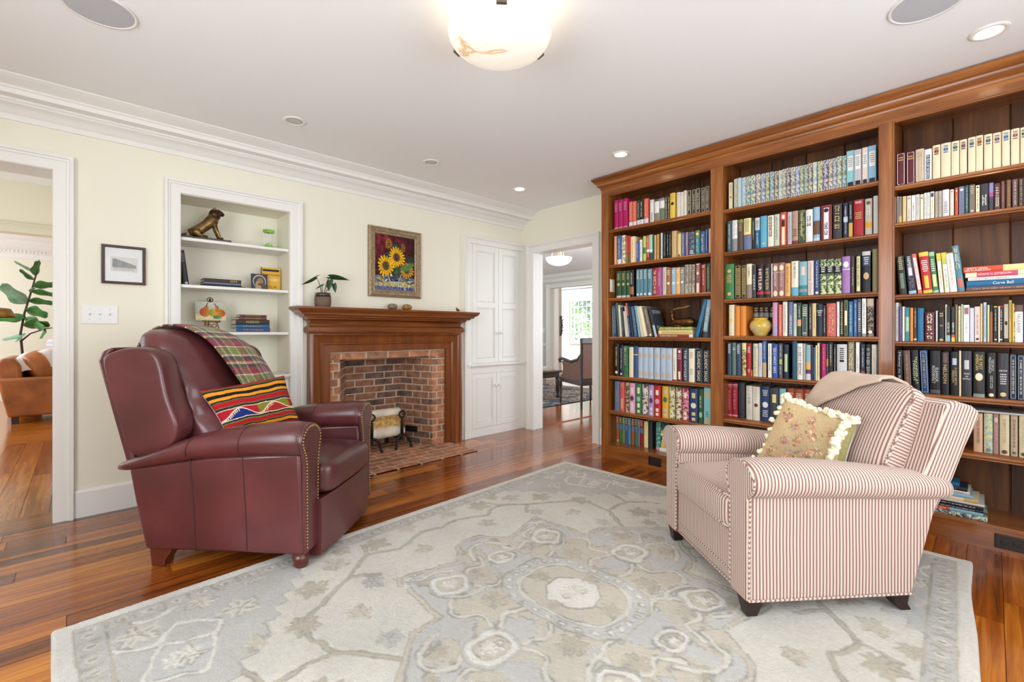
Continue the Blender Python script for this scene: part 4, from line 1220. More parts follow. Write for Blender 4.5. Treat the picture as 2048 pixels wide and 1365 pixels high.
ra = math.radians(-47.8)
RU, RV = Vector((math.cos(ra), math.sin(ra), 0)), Vector((-math.sin(ra), math.cos(ra), 0))
rbase = Vector((.75,2.2,0)) + RU*-.42 + RV*.375
rec = empty('leather_recliner', 'burgundy leather recliner armchair with nailhead trim and turned feet', 'armchair', rbase, ra)
TX, TY = .42, -.375
def R(mb): # chair sections are measured from the near front foot
    for i,p in enumerate(mb.v): mb.v[i] = (p[0]+TX, p[1]+TY, p[2])
    return mb
for side in (0, 1):
    f = (lambda v: v) if side == 0 else (lambda v: .77-v)
    # side panel with a gently swept rear edge
    poly = [(0,.088),(-.012,.56),(-.45,.53),(-.862,.468),(-.835,.33),(-.80,.18),(-.778,.088)]
    m = MB(); a, b_ = sorted((f(-.012), f(.125))); m.prism(poly, 'y', a, b_); sd = R(m).build('side_panel', M_LEA, rec, bevel=.014, seg=3, angle=40)
    for (s0,s1) in ((-.552,-.522),(-.292,-.268)):
        m = MB(); m.tube([(s0,f(-.0125),.535 if s0 > -.4 else .52),((s0+s1)/2+.004,f(-.0128),.3),(s1,f(-.0125),.10)], .0022, 6); R(m).build('seam', LSEAM, sd)
    secs = []
    for (s, zt, zb, hw) in ((-.935,.478,.462,.035),(-.925,.492,.450,.060),(-.88,.512,.452,.080),(-.70,.574,.482,.090),(-.55,.626,.508,.095),(-.41,.660,.522,.098),(-.2,.686,.526,.099),(-.06,.692,.528,.099),(-.018,.690,.530,.097),(-.004,.682,.54,.088)):
        secs.append(((s, f(.055), (zt+zb)/2), (0,hw,0), (0,0,(zt-zb)/2)))
    m = oval_loft(secs, 28, .85); ar = R(m).build('arm', M_LEA, rec, smooth=True)
    for s in (-.552,-.292):
        zt, zb, hw = (.626,.508,.095) if s < -.4 else (.674,.524,.0985)
        m = MB(); m.tube([(s+.006*math.sin(q), f(.055+(hw+.0012)*sp(math.cos(q),.85)), (zt+zb)/2+((zt-zb)/2+.0012)*sp(math.sin(q),.85)) for q in np.linspace(-.3,3.5,26)], .002, 6); R(m).build('seam', LSEAM, ar)
    pts = [(0,.088),(.118,.088),(.122,.50),(.136,.555)]+[(.055+.093*math.cos(q),.609+.080*math.sin(q)) for q in np.linspace(-.35,PI+.55,18)]+[(-.012,.545),(-.004,.50)]
    m = MB(); m.prism([(f(v),z) for v,z in pts], 'x', -.012, .010); fp = R(m).build('arm_front', M_LEA, rec, bevel=.006, seg=2, angle=40)
    # brass nails round the front
    cx, cy = .058, .4; path = []
    ins = [(.106,.10),(.110,.30),(.112,.50),(.124,.56)]+[(.055+.080*math.cos(q),.609+.067*math.sin(q)) for q in np.linspace(-.3,PI+.5,22)]+[(.002,.545),(.010,.50),(.012,.30),(.012,.10)]
    P = [Vector(p) for p in ins]; d = 0; nails = MB(); nxt = 0
    for i in range(len(P)-1):
        L = (P[i+1]-P[i]).length
        while nxt <= d+L:
            q = P[i].lerp(P[i+1], (nxt-d)/L); nails.sphere((.0105,f(q.x),q.y), (.005,.0058,.0058), 8, 5); nxt += .0150
        d += L
    tag(R(nails).build('nailhead_trim', BRASS, fp, smooth=True), kind='stuff')
    # wing beside the back
    wp = [(-.872,.50),(-.905,.62),(-.965,.82),(-1.022,.995),(-.985,1.025),(-.90,1.05),(-.80,1.052),(-.735,1.03),(-.700,.975),(-.685,.86),(-.655,.76),(-.61,.67),(-.64,.575),(-.74,.53)]
    rings = []
    for (v, k) in ((-.004,.90),(.0,.97),(.03,1.0),(.085,.99),(.112,.95),(.12,.86)):
        c = (-.82,.79); rings.append([(c[0]+(p-c[0])*k, f(v-.012*(z-.5)), c[1]+(z-c[1])*k) for p,z in wp])
    m = MB().loft(rings); R(m).build('wing', M_LEA, rec, smooth=True, sub=2)
    m = MB(); m.tube([(-.82+(p+.82)*.955, f(.012-.012*(z-.5)), .79+(z-.79)*.955) for p,z in [(-1.005,.985),(-.972,1.012),(-.90,1.036),(-.80,1.038),(-.748,1.018),(-.712,.96),(-.695,.86),(-.664,.76),(-.628,.67)]], .004, 8); R(m).build('welt', M_LEA, rec, smooth=True)
    m = MB(); lv = sorted((f(.005), f(.065))); m.prism([(-.772,.09),(-.762,.0),(-.700,.0),(-.694,.03),(-.672,.06),(-.655,.09)], 'y', lv[0], lv[1]); R(m).build('leg', LEGW, rec, bevel=.004)
    m = MB(); m.lathe([(0,.0125),(.020,.0125),(.024,.016),(.032,.022),(.034,.030),(.029,.040),(.037,.046),(.040,.058),(.036,.070),(.030,.074),(.034,.080),(.034,.092)], (-.034,f(.035),0), 20); R(m).build('leg', LEGW, rec, smooth=True)
m = superbox((-.245,.385,.395), (.315,.262,.085), .35, .22, crown=.03); R(m).build('seat_cushion', M_LEA, rec, smooth=True)
m = MB(); rr = []
for z,k in ((.035,.93),(.06,.985),(.17,1.03),(.27,1.0),(.31,.95)):
    rr.append([(-.05+.075*k+.02*math.cos((v-.385)*4), v, z) for v in np.linspace(.10,.67,14)]+[(-.08, v, z) for v in np.linspace(.67,.10,14)])
m.loft(rr); R(m).build('footrest', M_LEA, rec, angle=60)
m = MB(); m.box(-.76,-.06,.12,.65,.10,.32); R(m).build('seat_base', NAVY, rec)
# pillow back
cs = [(-.52,.40),(-.60,.55),(-.69,.70),(-.77,.85),(-.855,.99),(-.925,1.065),(-.975,1.098),(-.995,1.105)]
hw = [.24,.262,.268,.268,.262,.245,.20,.10]; ht = [.075,.105,.110,.122,.115,.085,.05,.02]
secs = []
for i in range(len(cs)):
    t = Vector(cs[min(i+1,7)])-Vector(cs[max(i-1,0)]); t.normalize(); nx, nz = t.y, -t.x
    secs.append(((cs[i][0],.385,cs[i][1]), (0,hw[i],0), (nx*ht[i],0,nz*ht[i])))
m = oval_loft(smooth_secs(secs, 6), 64, .62)
from mathutils import noise as mn
for i,p in enumerate(m.v):
    w = Vector((p[0]*5, p[1]*4, p[2]*9)); k = .010*mn.noise(w)+.006*mn.noise(w*2.3)
    gather = .012*math.exp(-((p[2]-.70)/.05)**2)*(.4+.6*abs(math.sin(p[1]*26)))   # soft fold above the lumbar roll
    side = .008*math.sin(p[2]*60+p[1]*8)*math.exp(-((abs(p[1]-.385)-.25)/.05)**2)
    m.v[i] = (p[0]+k-gather+side, p[1], p[2]+k*.4)
R(m).build('back_cushion', M_LEA, rec, smooth=True)
m = MB(); m.prism([(-.865,.47),(-1.02,.99),(-.99,1.05),(-1.05,1.03),(-1.075,.98),(-.91,.44)], 'y', .03, .74); R(m).build('outside_back', M_LEA, rec, bevel=.02, seg=3, angle=40)
m = MB(); m.prism([(-.86,.47),(-.80,.13),(-.84,.10),(-.90,.18),(-.915,.30),(-.905,.45)], 'y', .10, .67); R(m).build('back_lining', NAVY, rec, bevel=.01)

# plaid throw over the far shoulder of the recliner
prof = [(-.34,.47),(-.40,.585),(-.47,.70),(-.545,.815),(-.625,.945),(-.71,1.065),(-.79,1.120),(-.87,1.152),(-.94,1.158),(-1.02,1.135),(-1.085,1.07),(-1.11,.97)]
pl = [0]
for i in range(1,len(prof)): pl.append(pl[-1]+math.dist(prof[i],prof[i-1]))
nu, nv = 110, 300
U, V = np.meshgrid(np.linspace(0,1,nu), np.linspace(0,1,nv))
q = V*pl[-1]; s_ = np.interp(q, pl, [p[0] for p in prof]); z_ = np.interp(q, pl, [p[1] for p in prof])
k5 = np.ones(25)/25
for arr in (s_, z_):
    pad = np.pad(arr[:,0], 12, mode='edge'); arr[:] = np.convolve(pad, k5, 'valid')[:,None]
lo = .41-.13*V-.02*np.sin(3*V); v_ = lo+(.785-lo)*U
fall = np.clip((v_-.52)/.26, 0, 1)**1.7
s2 = s_-.10*fall*np.clip(1.25-1.3*V,0,1)+.006*np.sin(22*v_+5*V); z2 = z_-.10*fall*np.clip((V-.28)*2.6,0,1)+.004*np.cos(18*v_)
P = np.stack([s2+TX+.004, v_+TY, z2], -1)
def plaid(a, bb, rep=.19):
    pc = [((40,36,34),.14),((230,218,190),.07),((126,140,60),.25),((230,218,190),.05),((150,22,52),.24),((40,36,34),.10),((206,196,150),.10),((150,22,52),.05)]
    edges = np.cumsum([w_ for _,w_ in pc]); cols = np.array([c for c,_ in pc], float)
    f1 = cols[np.clip(np.searchsorted(edges, (a/rep)%1.0),0,7)]; f2 = cols[np.clip(np.searchsorted(edges, (bb/rep)%1.0),0,7)]
    tw = (np.floor((a+bb)/.0045).astype(int) % 3 == 0)
    return np.where(tw[...,None], f1, f2)*.85 + np.where(~tw[...,None], f1, f2)*.15
thr = painted('plaid_throw', P, plaid(v_, q), attr_mat('woven_wool', .95, .6, 700, sheen=.3), None)
md = thr.modifiers.new('thickness','SOLIDIFY'); md.thickness = .008; md.offset = 1
thr.location = rbase; thr.rotation_euler = (0,0,ra)
tag(thr, 'red, green and cream plaid wool throw draped over the recliner back', 'blanket')
# kilim cushion
def kilim(U, V):
    n_ = .010*np.sin(9*U)+.006*np.sin(23*U+1)
    y = V+n_
    bands = [(.0,(170,30,34)),(.05,(88,84,60)),(.085,(22,22,24)),(.115,(226,148,36)),(.185,(22,22,26)),(.255,(226,148,36)),(.315,(30,38,28)),(.345,(104,92,66)),(.365,(172,26,34)),(.455,(104,92,66)),(.48,(30,32,28)),(.515,(232,206,176)),(.53,(176,30,38)),(.73,(232,206,176)),(.745,(30,32,28)),(.775,(112,116,66)),(.80,(172,30,32)),(.87,(112,104,66)),(.885,(26,26,24)),(.905,(228,150,36)),(.955,(26,26,24)),(.98,(172,30,32))]
    pos = np.array([p for p,_ in bands]); cols = np.array([c for _,c in bands], float)
    out = cols[np.clip(np.searchsorted(pos, y, side='right')-1,0,len(bands)-1)]
    m_ = (y > .53) & (y < .73); t = (y-.53)/.2
    per = .46; ph = (U/per) % 1.0; idx = np.floor(U/per).astype(int) % 3
    split = .5+.42*np.cos(2*PI*ph)
    lowc = np.array([(30,42,112),(168,40,40),(130,128,44)], float)[idx]; upc = np.array([(176,28,44),(126,126,40),(170,40,38)], float)[idx]
    motif = np.where((t > split)[...,None], lowc, upc)
    edge = np.abs(t-split) < .055
    comb = (t > split) & (t < split+.32) & ((U*46) % 1 < .42) & (ph < .5)
    motif[edge | comb] = (236,214,182)
    out[m_] = motif[m_]
    return out*(1+.05*RNG.standard_normal(U.shape))[...,None]
kc = [(-.65+TX,.16+TY,.82),(-.42+TX,.54+TY,.865),(-.30+TX,.49+TY,.61),(-.50+TX,.175+TY,.585)]
KM = attr_mat('woven_kilim', .95, .5, 500)
kf, _, _ = pillow('kilim_cushion', kc, .055, kilim, KM, KM, None, 200, 140)
kf.location = rbase; kf.rotation_euler = (0,0,ra)
tag(kf, 'red, orange and black striped kilim cushion on the leather recliner', 'cushion')


# ------------------------------------------------------------------ striped armchair
def stripe_mat(name, vec, period=.0136):
    m, nt, b = newmat(name)
    t = nt.nodes.new('ShaderNodeTexCoord'); d = nt.nodes.new('ShaderNodeVectorMath'); d.operation = 'DOT_PRODUCT'; d.inputs[1].default_value = vec
    nt.links.new(t.outputs['Object'], d.inputs[0])
    ns = N(nt,'ShaderNodeTexNoise',Scale=5.0,Detail=1.0); nt.links.new(t.outputs['Object'], ns.inputs[0])
    ma = nt.nodes.new('ShaderNodeMath'); ma.operation = 'MULTIPLY_ADD'; ma.inputs[1].default_value = .006; nt.links.new(ns.outputs[0], ma.inputs[0]); nt.links.new(d.outputs['Value'], ma.inputs[2])
    mu = nt.nodes.new('ShaderNodeMath'); mu.operation = 'MULTIPLY'; mu.inputs[1].default_value = 1/period; nt.links.new(ma.outputs[0], mu.inputs[0])
    fr = nt.nodes.new('ShaderNodeMath'); fr.operation = 'FRACT'; nt.links.new(mu.outputs[0], fr.inputs[0])
    nt.links.new(ramp(nt, fr.outputs[0], [(0,(212,197,180)),(.33,(212,197,180)),(.41,(158,138,136)),(.51,(150,100,90)),(.69,(146,96,86)),(.80,(152,132,132)),(.88,(212,197,180)),(1,(212,197,180))]), b.inputs['Base Color'])
    b.inputs['Roughness'].default_value = .9; b.inputs['Specular IOR Level'].default_value = .2; b.inputs['Sheen Weight'].default_value = .15
    n2 = N(nt,'ShaderNodeTexNoise',Scale=900.0); nt.links.new(t.outputs['Object'], n2.inputs[0]); bump(nt,b,n2.outputs[0],.2,.001)
    MATS[name] = m; return m
SX = stripe_mat('ticking_stripe_lengthwise', (1,0,0)); SY = stripe_mat('ticking_stripe_crosswise', (0,1,0))
SB = stripe_mat('ticking_stripe_slanted', (.92,0,.39)); SH = stripe_mat('ticking_stripe_level', (-.39,0,.92))
PIPE = stripe_mat('ticking_piping', (.577,.577,.577), .011)
CLEG = plain('dark_brown_leg', (44,26,22), .35)
aa = math.atan2(.626, -.780); AU, AV = Vector((math.cos(aa),math.sin(aa),0)), Vector((.626,.780,0))
abase = Vector((1.871,.631,.0)) + AU*-.33 + AV*.365; AZ = .014
arm = empty('striped_armchair', 'red and cream ticking striped armchair with rolled arms on the rug', 'armchair', (abase.x,abase.y,AZ), aa)
def A(mb):
    for i,p in enumerate(mb.v): mb.v[i] = (p[0]+.33, -(p[1]-.365), p[2]-AZ)
    return mb
for side in (0,1):
    f = (lambda v: v) if side == 0 else (lambda v: .73-v)
    poly = [(.018,.085),(.016,.30),(.012,.51),(-.30,.51),(-.778,.47),(-.765,.44),(-.70,.22),(-.658,.085)]
    m = MB(); a,b_ = sorted((f(0), f(.115))); m.prism(poly,'y',a,b_); sd = A(m).build('side_panel', SX, arm, bevel=.010, seg=3, angle=40)
    m = MB(); m.tube([(.02,f(-.002),.088),(-.3,f(-.003),.088),(-.66,f(-.002),.088)], .0045, 8); A(m).build('piping', PIPE, sd)
    m = MB(); m.tube([(.019,f(-.001),.088),(.017,f(-.001),.30),(.013,f(-.001),.485)], .0045, 8); A(m).build('piping', PIPE, sd)
    secs = []
    for (s,zt,zb,hw,vc) in ((-.835,.525,.462,.045,.06),(-.825,.537,.448,.068,.058),(-.79,.547,.446,.082,.055),(-.60,.575,.452,.090,.052),(-.40,.600,.462,.094,.050),(-.2,.617,.470,.096,.048),(-.03,.622,.474,.097,.047),(.012,.620,.476,.095,.047),(.024,.612,.484,.088,.047)):
        secs.append(((s,f(vc),(zt+zb)/2),(0,hw,0),(0,0,(zt-zb)/2)))
    A(oval_loft(secs,30,.9)).build('arm', SX, arm, smooth=True)
    pts = [(0,.085),(.112,.085),(.114,.46),(.128,.50)]+[(.047+.092*math.cos(q),.547+.070*math.sin(q)) for q in np.linspace(-.4,PI+.6,18)]+[(-.015,.495),(.0,.47)]
    m = MB(); m.prism([(f(v),z) for v,z in pts],'x',.012,.030); fp = A(m).build('arm_front', SY, arm, bevel=.008, seg=3, angle=40)
    m = MB(); m.tube([(.026,f(v),z) for v,z in [(.114,.10),(.116,.30),(.118,.46),(.130,.50)]+[(.047+.094*math.cos(q),.547+.072*math.sin(q)) for q in np.linspace(-.35,PI+.6,22)]+[(-.013,.492)]], .0045, 8); A(m).build('piping', PIPE, fp)
    m = MB()
    m.loft([[(.03-.005,f(.012),.085),(.03-.005,f(.075),.085),(-.055,f(.075),.085),(-.055,f(.012),.085)],[(.012,f(.022),.0145),(.012,f(.060),.0145),(-.03,f(.060),.0145),(-.03,f(.022),.0145)]]); A(m).build('leg', CLEG, arm, bevel=.003)
    m = MB(); m.loft([[(-.585,f(.010),.085),(-.585,f(.065),.085),(-.66,f(.065),.085),(-.66,f(.010),.085)],[(-.60,f(.012),.04),(-.60,f(.058),.04),(-.652,f(.058),.04),(-.652,f(.012),.04)],[(-.625,f(.012),.0145),(-.625,f(.052),.0145),(-.668,f(.052),.0145),(-.668,f(.012),.0145)]]); A(m).build('leg', CLEG, arm, bevel=.003)
m = MB(); m.prism([(-.10,.09),(.010,.09),(.014,.13),(.012,.30),(-.10,.30)],'y',.105,.625); fr = A(m).build('front_rail', SY, arm, bevel=.006)
for z in (.088,.140): 
    m = MB(); m.tube([(.015 if z > .1 else .012,v,z) for v in np.linspace(.108,.622,8)], .0042, 8); A(m).build('piping', PIPE, fr)
m = MB(); m.box(-.70,-.09,.11,.62,.09,.28); A(m).build('seat_base', SX, arm)
m = superbox((-.30,.365,.380), (.345,.258,.078), .33, .2, n=56, crown=.022); sc_ = A(m).build('seat_cushion', SY, arm, smooth=True)
for zz in (.445,.316):
    m = MB(); m.tube([(-.30+.345*sp(math.cos(t),.2)*.985, .365+.258*sp(math.sin(t),.2)*.985, zz+ .012*(1-abs(math.sin(t)))) for t in np.linspace(-PI/2,PI/2,40)], .0042, 8); A(m).build('piping', PIPE, sc_)
# raked back frame, flaring outwards
bp = [(-.62,.30),(-.70,.50),(-.80,.78),(-.815,.83),(-.86,.845),(-.93,.825),(-.965,.80),(-.955,.765),(-.90,.66),(-.845,.53),(-.80,.46),(-.70,.28)]
m = MB(); m.prism(bp, 'y', .004, .726); A(m).build('back_frame', SB, arm, bevel=.018, seg=4, angle=60)
m = MB(); m.prism([(-.655,.40),(-.697,.50),(-.797,.78),(-.811,.826),(-.818,.828),(-.803,.78),(-.703,.50),(-.661,.40)], 'y', .016, .714); A(m).build('inside_back', SY, arm)
cs = [(-.625,.44),(-.665,.52),(-.715,.63),(-.765,.74),(-.810,.835),(-.832,.875),(-.84,.888)]
hw = [.235,.262,.268,.268,.258,.235,.16]; ht = [.045,.072,.078,.076,.060,.036,.012]
secs = []
for i in range(len(cs)):
    t = Vector(cs[min(i+1,6)])-Vector(cs[max(i-1,0)]); t.normalize(); secs.append(((cs[i][0],.365,cs[i][1]),(0,hw[i],0),(t.y*ht[i],0,-t.x*ht[i])))
m = oval_loft(secs, 40, .42); bc = A(m).build('back_cushion', SY, arm, smooth=True, sub=1)
# boxed edge of the back cushion on the near side
rg = []
for i in range(1,6):
    t = Vector(cs[min(i+1,6)])-Vector(cs[max(i-1,0)]); t.normalize(); n_ = (t.y, -t.x); w_ = ht[i]*.62
    v = .365-hw[i]-.004+(.03 if i == 5 else 0)
    rg.append([(cs[i][0]+n_[0]*w_, v, cs[i][1]+n_[1]*w_), (cs[i][0]-n_[0]*w_, v, cs[i][1]-n_[1]*w_), (cs[i][0]-n_[0]*w_, v+.02, cs[i][1]-n_[1]*w_), (cs[i][0]+n_[0]*w_, v+.02, cs[i][1]+n_[1]*w_)])
m = MB().loft(rg); A(m).build('boxing', SH, bc, bevel=.006, seg=2)
for j in (0,1):
    m = MB(); m.tube([r_[j] for r_ in rg], .0045, 8); A(m).build('piping', PIPE, bc)
m = MB(); m.tube([(-.838+.055, v, .868+.006*math.sin(v*20)) for v in np.linspace(.14,.56,12)], .0045, 8); A(m).build('piping', PIPE, bc)
# plain beige throw folded over the far corner of the back
U, V = np.meshgrid(np.linspace(0,1,60), np.linspace(0,1,70))
prof = [(-.615,.60),(-.640,.68),(-.685,.775),(-.745,.860),(-.80,.900),(-.86,.905),(-.93,.870),(-.985,.78)]
pl = [0]
for i in range(1,len(prof)): pl.append(pl[-1]+math.dist(prof[i],prof[i-1]))
st = .34*(1-U)*0; q = (V*(1-.56*(1-U)**.9)+.56*(1-U)**.9)*pl[-1]
s_ = np.interp(q, pl, [p[0] for p in prof]); z_ = np.interp(q, pl, [p[1] for p in prof])
v_ = .27+.385*U
fall = np.clip((v_-.55)/.085,0,1)**2
s_ = s_-.03*fall+.012+.004*np.sin(19*v_+9*V); z_ = z_-.035*fall+.010+.003*np.sin(27*v_)
P = np.stack([s_+.33, -(v_-.365), z_-AZ+.004], -1)
th2 = painted('beige_throw', P, np.full(U.shape+(3,),0.)+np.array([206.,180.,158.]), attr_mat('soft_fleece', .98, .5, 400, sheen=.4))
md = th2.modifiers.new('thickness','SOLIDIFY'); md.thickness = .014; md.offset = 1; md = th2.modifiers.new('smooth','SUBSURF'); md.levels = md.render_levels = 1
th2.location = (abase.x,abase.y,AZ); th2.rotation_euler = (0,0,aa); tag(th2, 'plain pinkish beige fleece throw over the far corner of the striped armchair back', 'blanket')
# floral cushion with a tassel fringe
def floral(U, V):
    base = np.array([196.,170.,128.])*(1+.06*np.sin(5*U+3*V)[...,None])
    out = np.broadcast_to(base, U.shape+(3,)).copy()
    edge = (U > .93)|(U < .03)
    rg = np.random.default_rng(5)
    sp_ = [(.45,.55),(.62,.40),(.36,.35),(.28,.62),(.72,.62),(.60,.72),(.80,.28),(.20,.25),(.52,.22),(.42,.80),(.86,.85),(.16,.82)]
    for (cx, cy) in sp_:
        for k in range(26):
            a, r = rg.uniform(0,2*PI), abs(rg.normal(0,.05)); x, y = cx+r*math.cos(a), cy+r*math.sin(a); rad = rg.uniform(.014,.034)
            c = [(186,112,92),(172,92,76),(214,158,134),(198,132,110),(206,144,120),(150,136,84),(222,198,158),(158,148,156)][rg.integers(8)]
            aa_ = rg.uniform(0,PI); dx, dy = U-x, V-y; e1 = dx*math.cos(aa_)+dy*math.sin(aa_); e2 = -dx*math.sin(aa_)+dy*math.cos(aa_)
            out[(e1/rad)**2+(e2/(rad*.5))**2 < 1] = c
        for k in range(5):
            a = rg.uniform(0,2*PI); rr_ = rg.uniform(.08,.13); ex, ey = cx+rr_*math.cos(a), cy+rr_*math.sin(a)
            t = np.clip(((U-cx)*(ex-cx)+(V-cy)*(ey-cy))/rr_**2,0,1); dd = np.hypot(U-cx-t*(ex-cx),V-cy-t*(ey-cy)); out[dd < .004] = (158,144,96)
    out[(U > .95)] = (150,140,92)
    return out*(1+.04*RNG.standard_normal(U.shape))[...,None]
def AL(s,v,z): return (s+.33, -(v-.365), z-AZ)
fc = [AL(-.475,.49,.79), AL(-.600,.19,.725), AL(-.515,.19,.43), AL(-.31,.47,.49)]
NM = attr_mat('needlepoint', .95, .5, 600)
ff, base, nrm = pillow('floral_cushion', fc, .06, floral, NM, NM, None, 170, 150)
ff.location = (abase.x,abase.y,AZ); ff.rotation_euler = (0,0,aa)
tag(ff, 'tan floral needlepoint cushion with cream tassel fringe on the striped armchair', 'cushion')
TAS = plain('cream_cotton', (240,230,200), .95, bmp=.6, bscale=260)
tm = MB()
for k in range(7):
    tm.sphere((random.uniform(-.007,.007),random.uniform(-.006,.006),random.uniform(-.010,.008)), (random.uniform(.007,.011),random.uniform(.006,.009),random.uniform(.006,.010)), 7, 5)
tmesh = tm.mesh('tassel', True); tmesh.materials.append(TAS)
nv_, nu_ = base.shape[:2]
edge_pts = [base[0,int(i)] for i in np.linspace(2,nu_-1,26)]+[base[int(j),int(nu_*.90)] + nrm*.045*math.sin(PI*j/nv_) for j in np.linspace(4,nv_*.75,16)]+[base[int(j),0] for j in np.linspace(6,nv_-4,9)]
for i,p in enumerate(edge_pts):
    for r in range(2 if i < 42 else 1):
        o = bpy.data.objects.new('tassel', tmesh); COL.objects.link(o); o.parent = ff
        o.location = Vector(p)+Vector(nrm)*(.006+random.uniform(-.004,.010))+Vector((random.uniform(-.008,.008),random.uniform(-.008,.008),random.uniform(-.008,.010)+(.004 if i < 26 else 0)))
        o.rotation_euler = (random.uniform(0,6),random.uniform(0,6),random.uniform(0,6)); k = random.uniform(1.0,1.5); o.scale = (k,k,k)

# ------------------------------------------------------------------ rug
RW, RH = 3.10, 2.46
nu, nv = 690, 548
Pp, Qq = np.meshgrid(np.linspace(0,RW,nu), np.linspace(0,RH,nv))
def fnoise(shape, cells, seed):
    rg = np.random.default_rng(seed); ch, cw = cells
    g = rg.standard_normal((ch+2, cw+2)); y = np.linspace(0,ch,shape[0]); x = np.linspace(0,cw,shape[1])
    yi, xi = np.minimum(y.astype(int),ch), np.minimum(x.astype(int),cw); fy, fx = y-yi, x-xi
    fy, fx = fy*fy*(3-2*fy), fx*fx*(3-2*fx)
    a = g[yi][:,xi]*(1-fx)+g[yi][:,xi+1]*fx; b_ = g[yi+1][:,xi]*(1-fx)+g[yi+1][:,xi+1]*fx
    return a*(1-fy)[:,None]+b_*fy[:,None]
wob = .0045
aa_ = np.abs(Pp-1.55+wob*fnoise(Pp.shape,(60,75),1)); bb_ = np.abs(Qq-1.23+wob*fnoise(Pp.shape,(60,75),2))
pe, qe = 1.55-aa_, 1.23-bb_
IV, GR, BE, TA, DK, WH, G2 = range(7)
RC = np.array([(224,221,214),(202,201,200),(211,204,191),(195,188,172),(172,167,157),(234,232,228),(207,207,207)], float)
lab = np.full(Pp.shape, IV)
def inpoly(pts):
    ins = np.zeros(Pp.shape, bool); n = len(pts)
    for i in range(n):
        (x1,y1),(x2,y2) = pts[i], pts[(i+1)%n]
        if y1 == y2: continue
        c = ((bb_ >= min(y1,y2)) & (bb_ < max(y1,y2))) & (aa_ < x1+(bb_-y1)*(x2-x1)/(y2-y1)); ins ^= c
    return ins
def dline(pts):
    d = np.full(Pp.shape, 9.)
    for (x1,y1),(x2,y2) in zip(pts[:-1], pts[1:]):
        L2 = (x2-x1)**2+(y2-y1)**2; t = np.clip(((aa_-x1)*(x2-x1)+(bb_-y1)*(y2-y1))/L2,0,1)
        d = np.minimum(d, np.hypot(aa_-x1-t*(x2-x1), bb_-y1-t*(y2-y1)))
    return d
def curve(pts, n=10):
    P_ = [pts[0]]+list(pts)+[pts[-1]]; out = []
    for i in range(1,len(P_)-2):
        for k in range(n):
            t = k/n; p0,p1,p2,p3 = [np.array(P_[i+j],float) for j in (-1,0,1,2)]
            out.append(tuple(.5*((2*p1)+(-p0+p2)*t+(2*p0-5*p1+4*p2-p3)*t*t+(-p0+3*p1-3*p2+p3)*t**3)))
    return out+[pts[-1]]
def leaf(cx, cy, r, rot, col, n=5, k=.5, vein=None):
    dx, dy = aa_-cx, bb_-cy; th = np.arctan2(dy,dx)-rot; rr = np.hypot(dx,dy)
    shp = r*(1-k+k*np.abs(np.cos(n*th/2))**.7)*(1+.12*np.sin(13*th+cx*40))
    m = rr < shp; lab[m] = col
    if vein is not None: lab[m & (np.abs(np.sin(n*th/2)) < .13) & (rr < shp*.75)] = vein
def sq(cx, cy, r, e=4): return ((np.abs(aa_-cx)/r)**e+(np.abs(bb_-cy)/r)**e)**(1/e)
def rosette(cx, cy, r, rot=0):
    c, s = math.cos(rot), math.sin(rot); dx, dy = aa_-cx, bb_-cy; x, y = dx*c+dy*s, -dx*s+dy*c
    d = ((np.abs(x)/r)**3.2+(np.abs(y)/(r*.86))**3.2)**(1/3.2)
    lab[d < 1.22] = TA; lab[d < 1.16] = G2; lab[d < 1.05] = WH; lab[d < .74] = TA; lab[d < .70] = BE
    leaf(cx, cy, r*.5, rot, WH, 6, .55, TA)
# corner spandrels with stepped edge
stp = .062
lab[qe < 1.29-1.26*np.ceil(pe/stp)*stp] = GR
lab[(qe < .95-1.1*pe)] = GR
for (x,y,r,ro,c) in ((1.33,.98,.075,.3,IV),(1.12,1.06,.06,1.,IV),(1.40,.60,.065,.5,IV),(1.02,.90,.07,.2,IV),(1.22,.40,.06,.9,WH),(1.46,1.12,.05,.1,TA),(.92,1.10,.055,.4,IV),(1.43,.30,.05,.3,WH)): leaf(x,y,r,ro,c,5,.55,TA)
x_, y_ = (aa_-1.24)*.94+(bb_-.72)*.34, -(aa_-1.24)*.34+(bb_-.72)*.94
sqd = np.maximum(np.abs(x_)/.085, np.abs(y_)/.095); lab[sqd < 1.12] = WH; lab[sqd < .94] = G2; leaf(1.24,.72,.062,.4,WH,8,.4,TA)
for pts in ([(1.40,.92),(1.30,.86),(1.22,.95),(1.10,.86),(1.14,.76)],[(1.40,.45),(1.32,.52),(1.36,.62),(1.30,.60)],[(1.20,1.10),(1.28,1.05),(1.36,1.10)]):
    lab[dline(curve(pts)) < .011] = WH
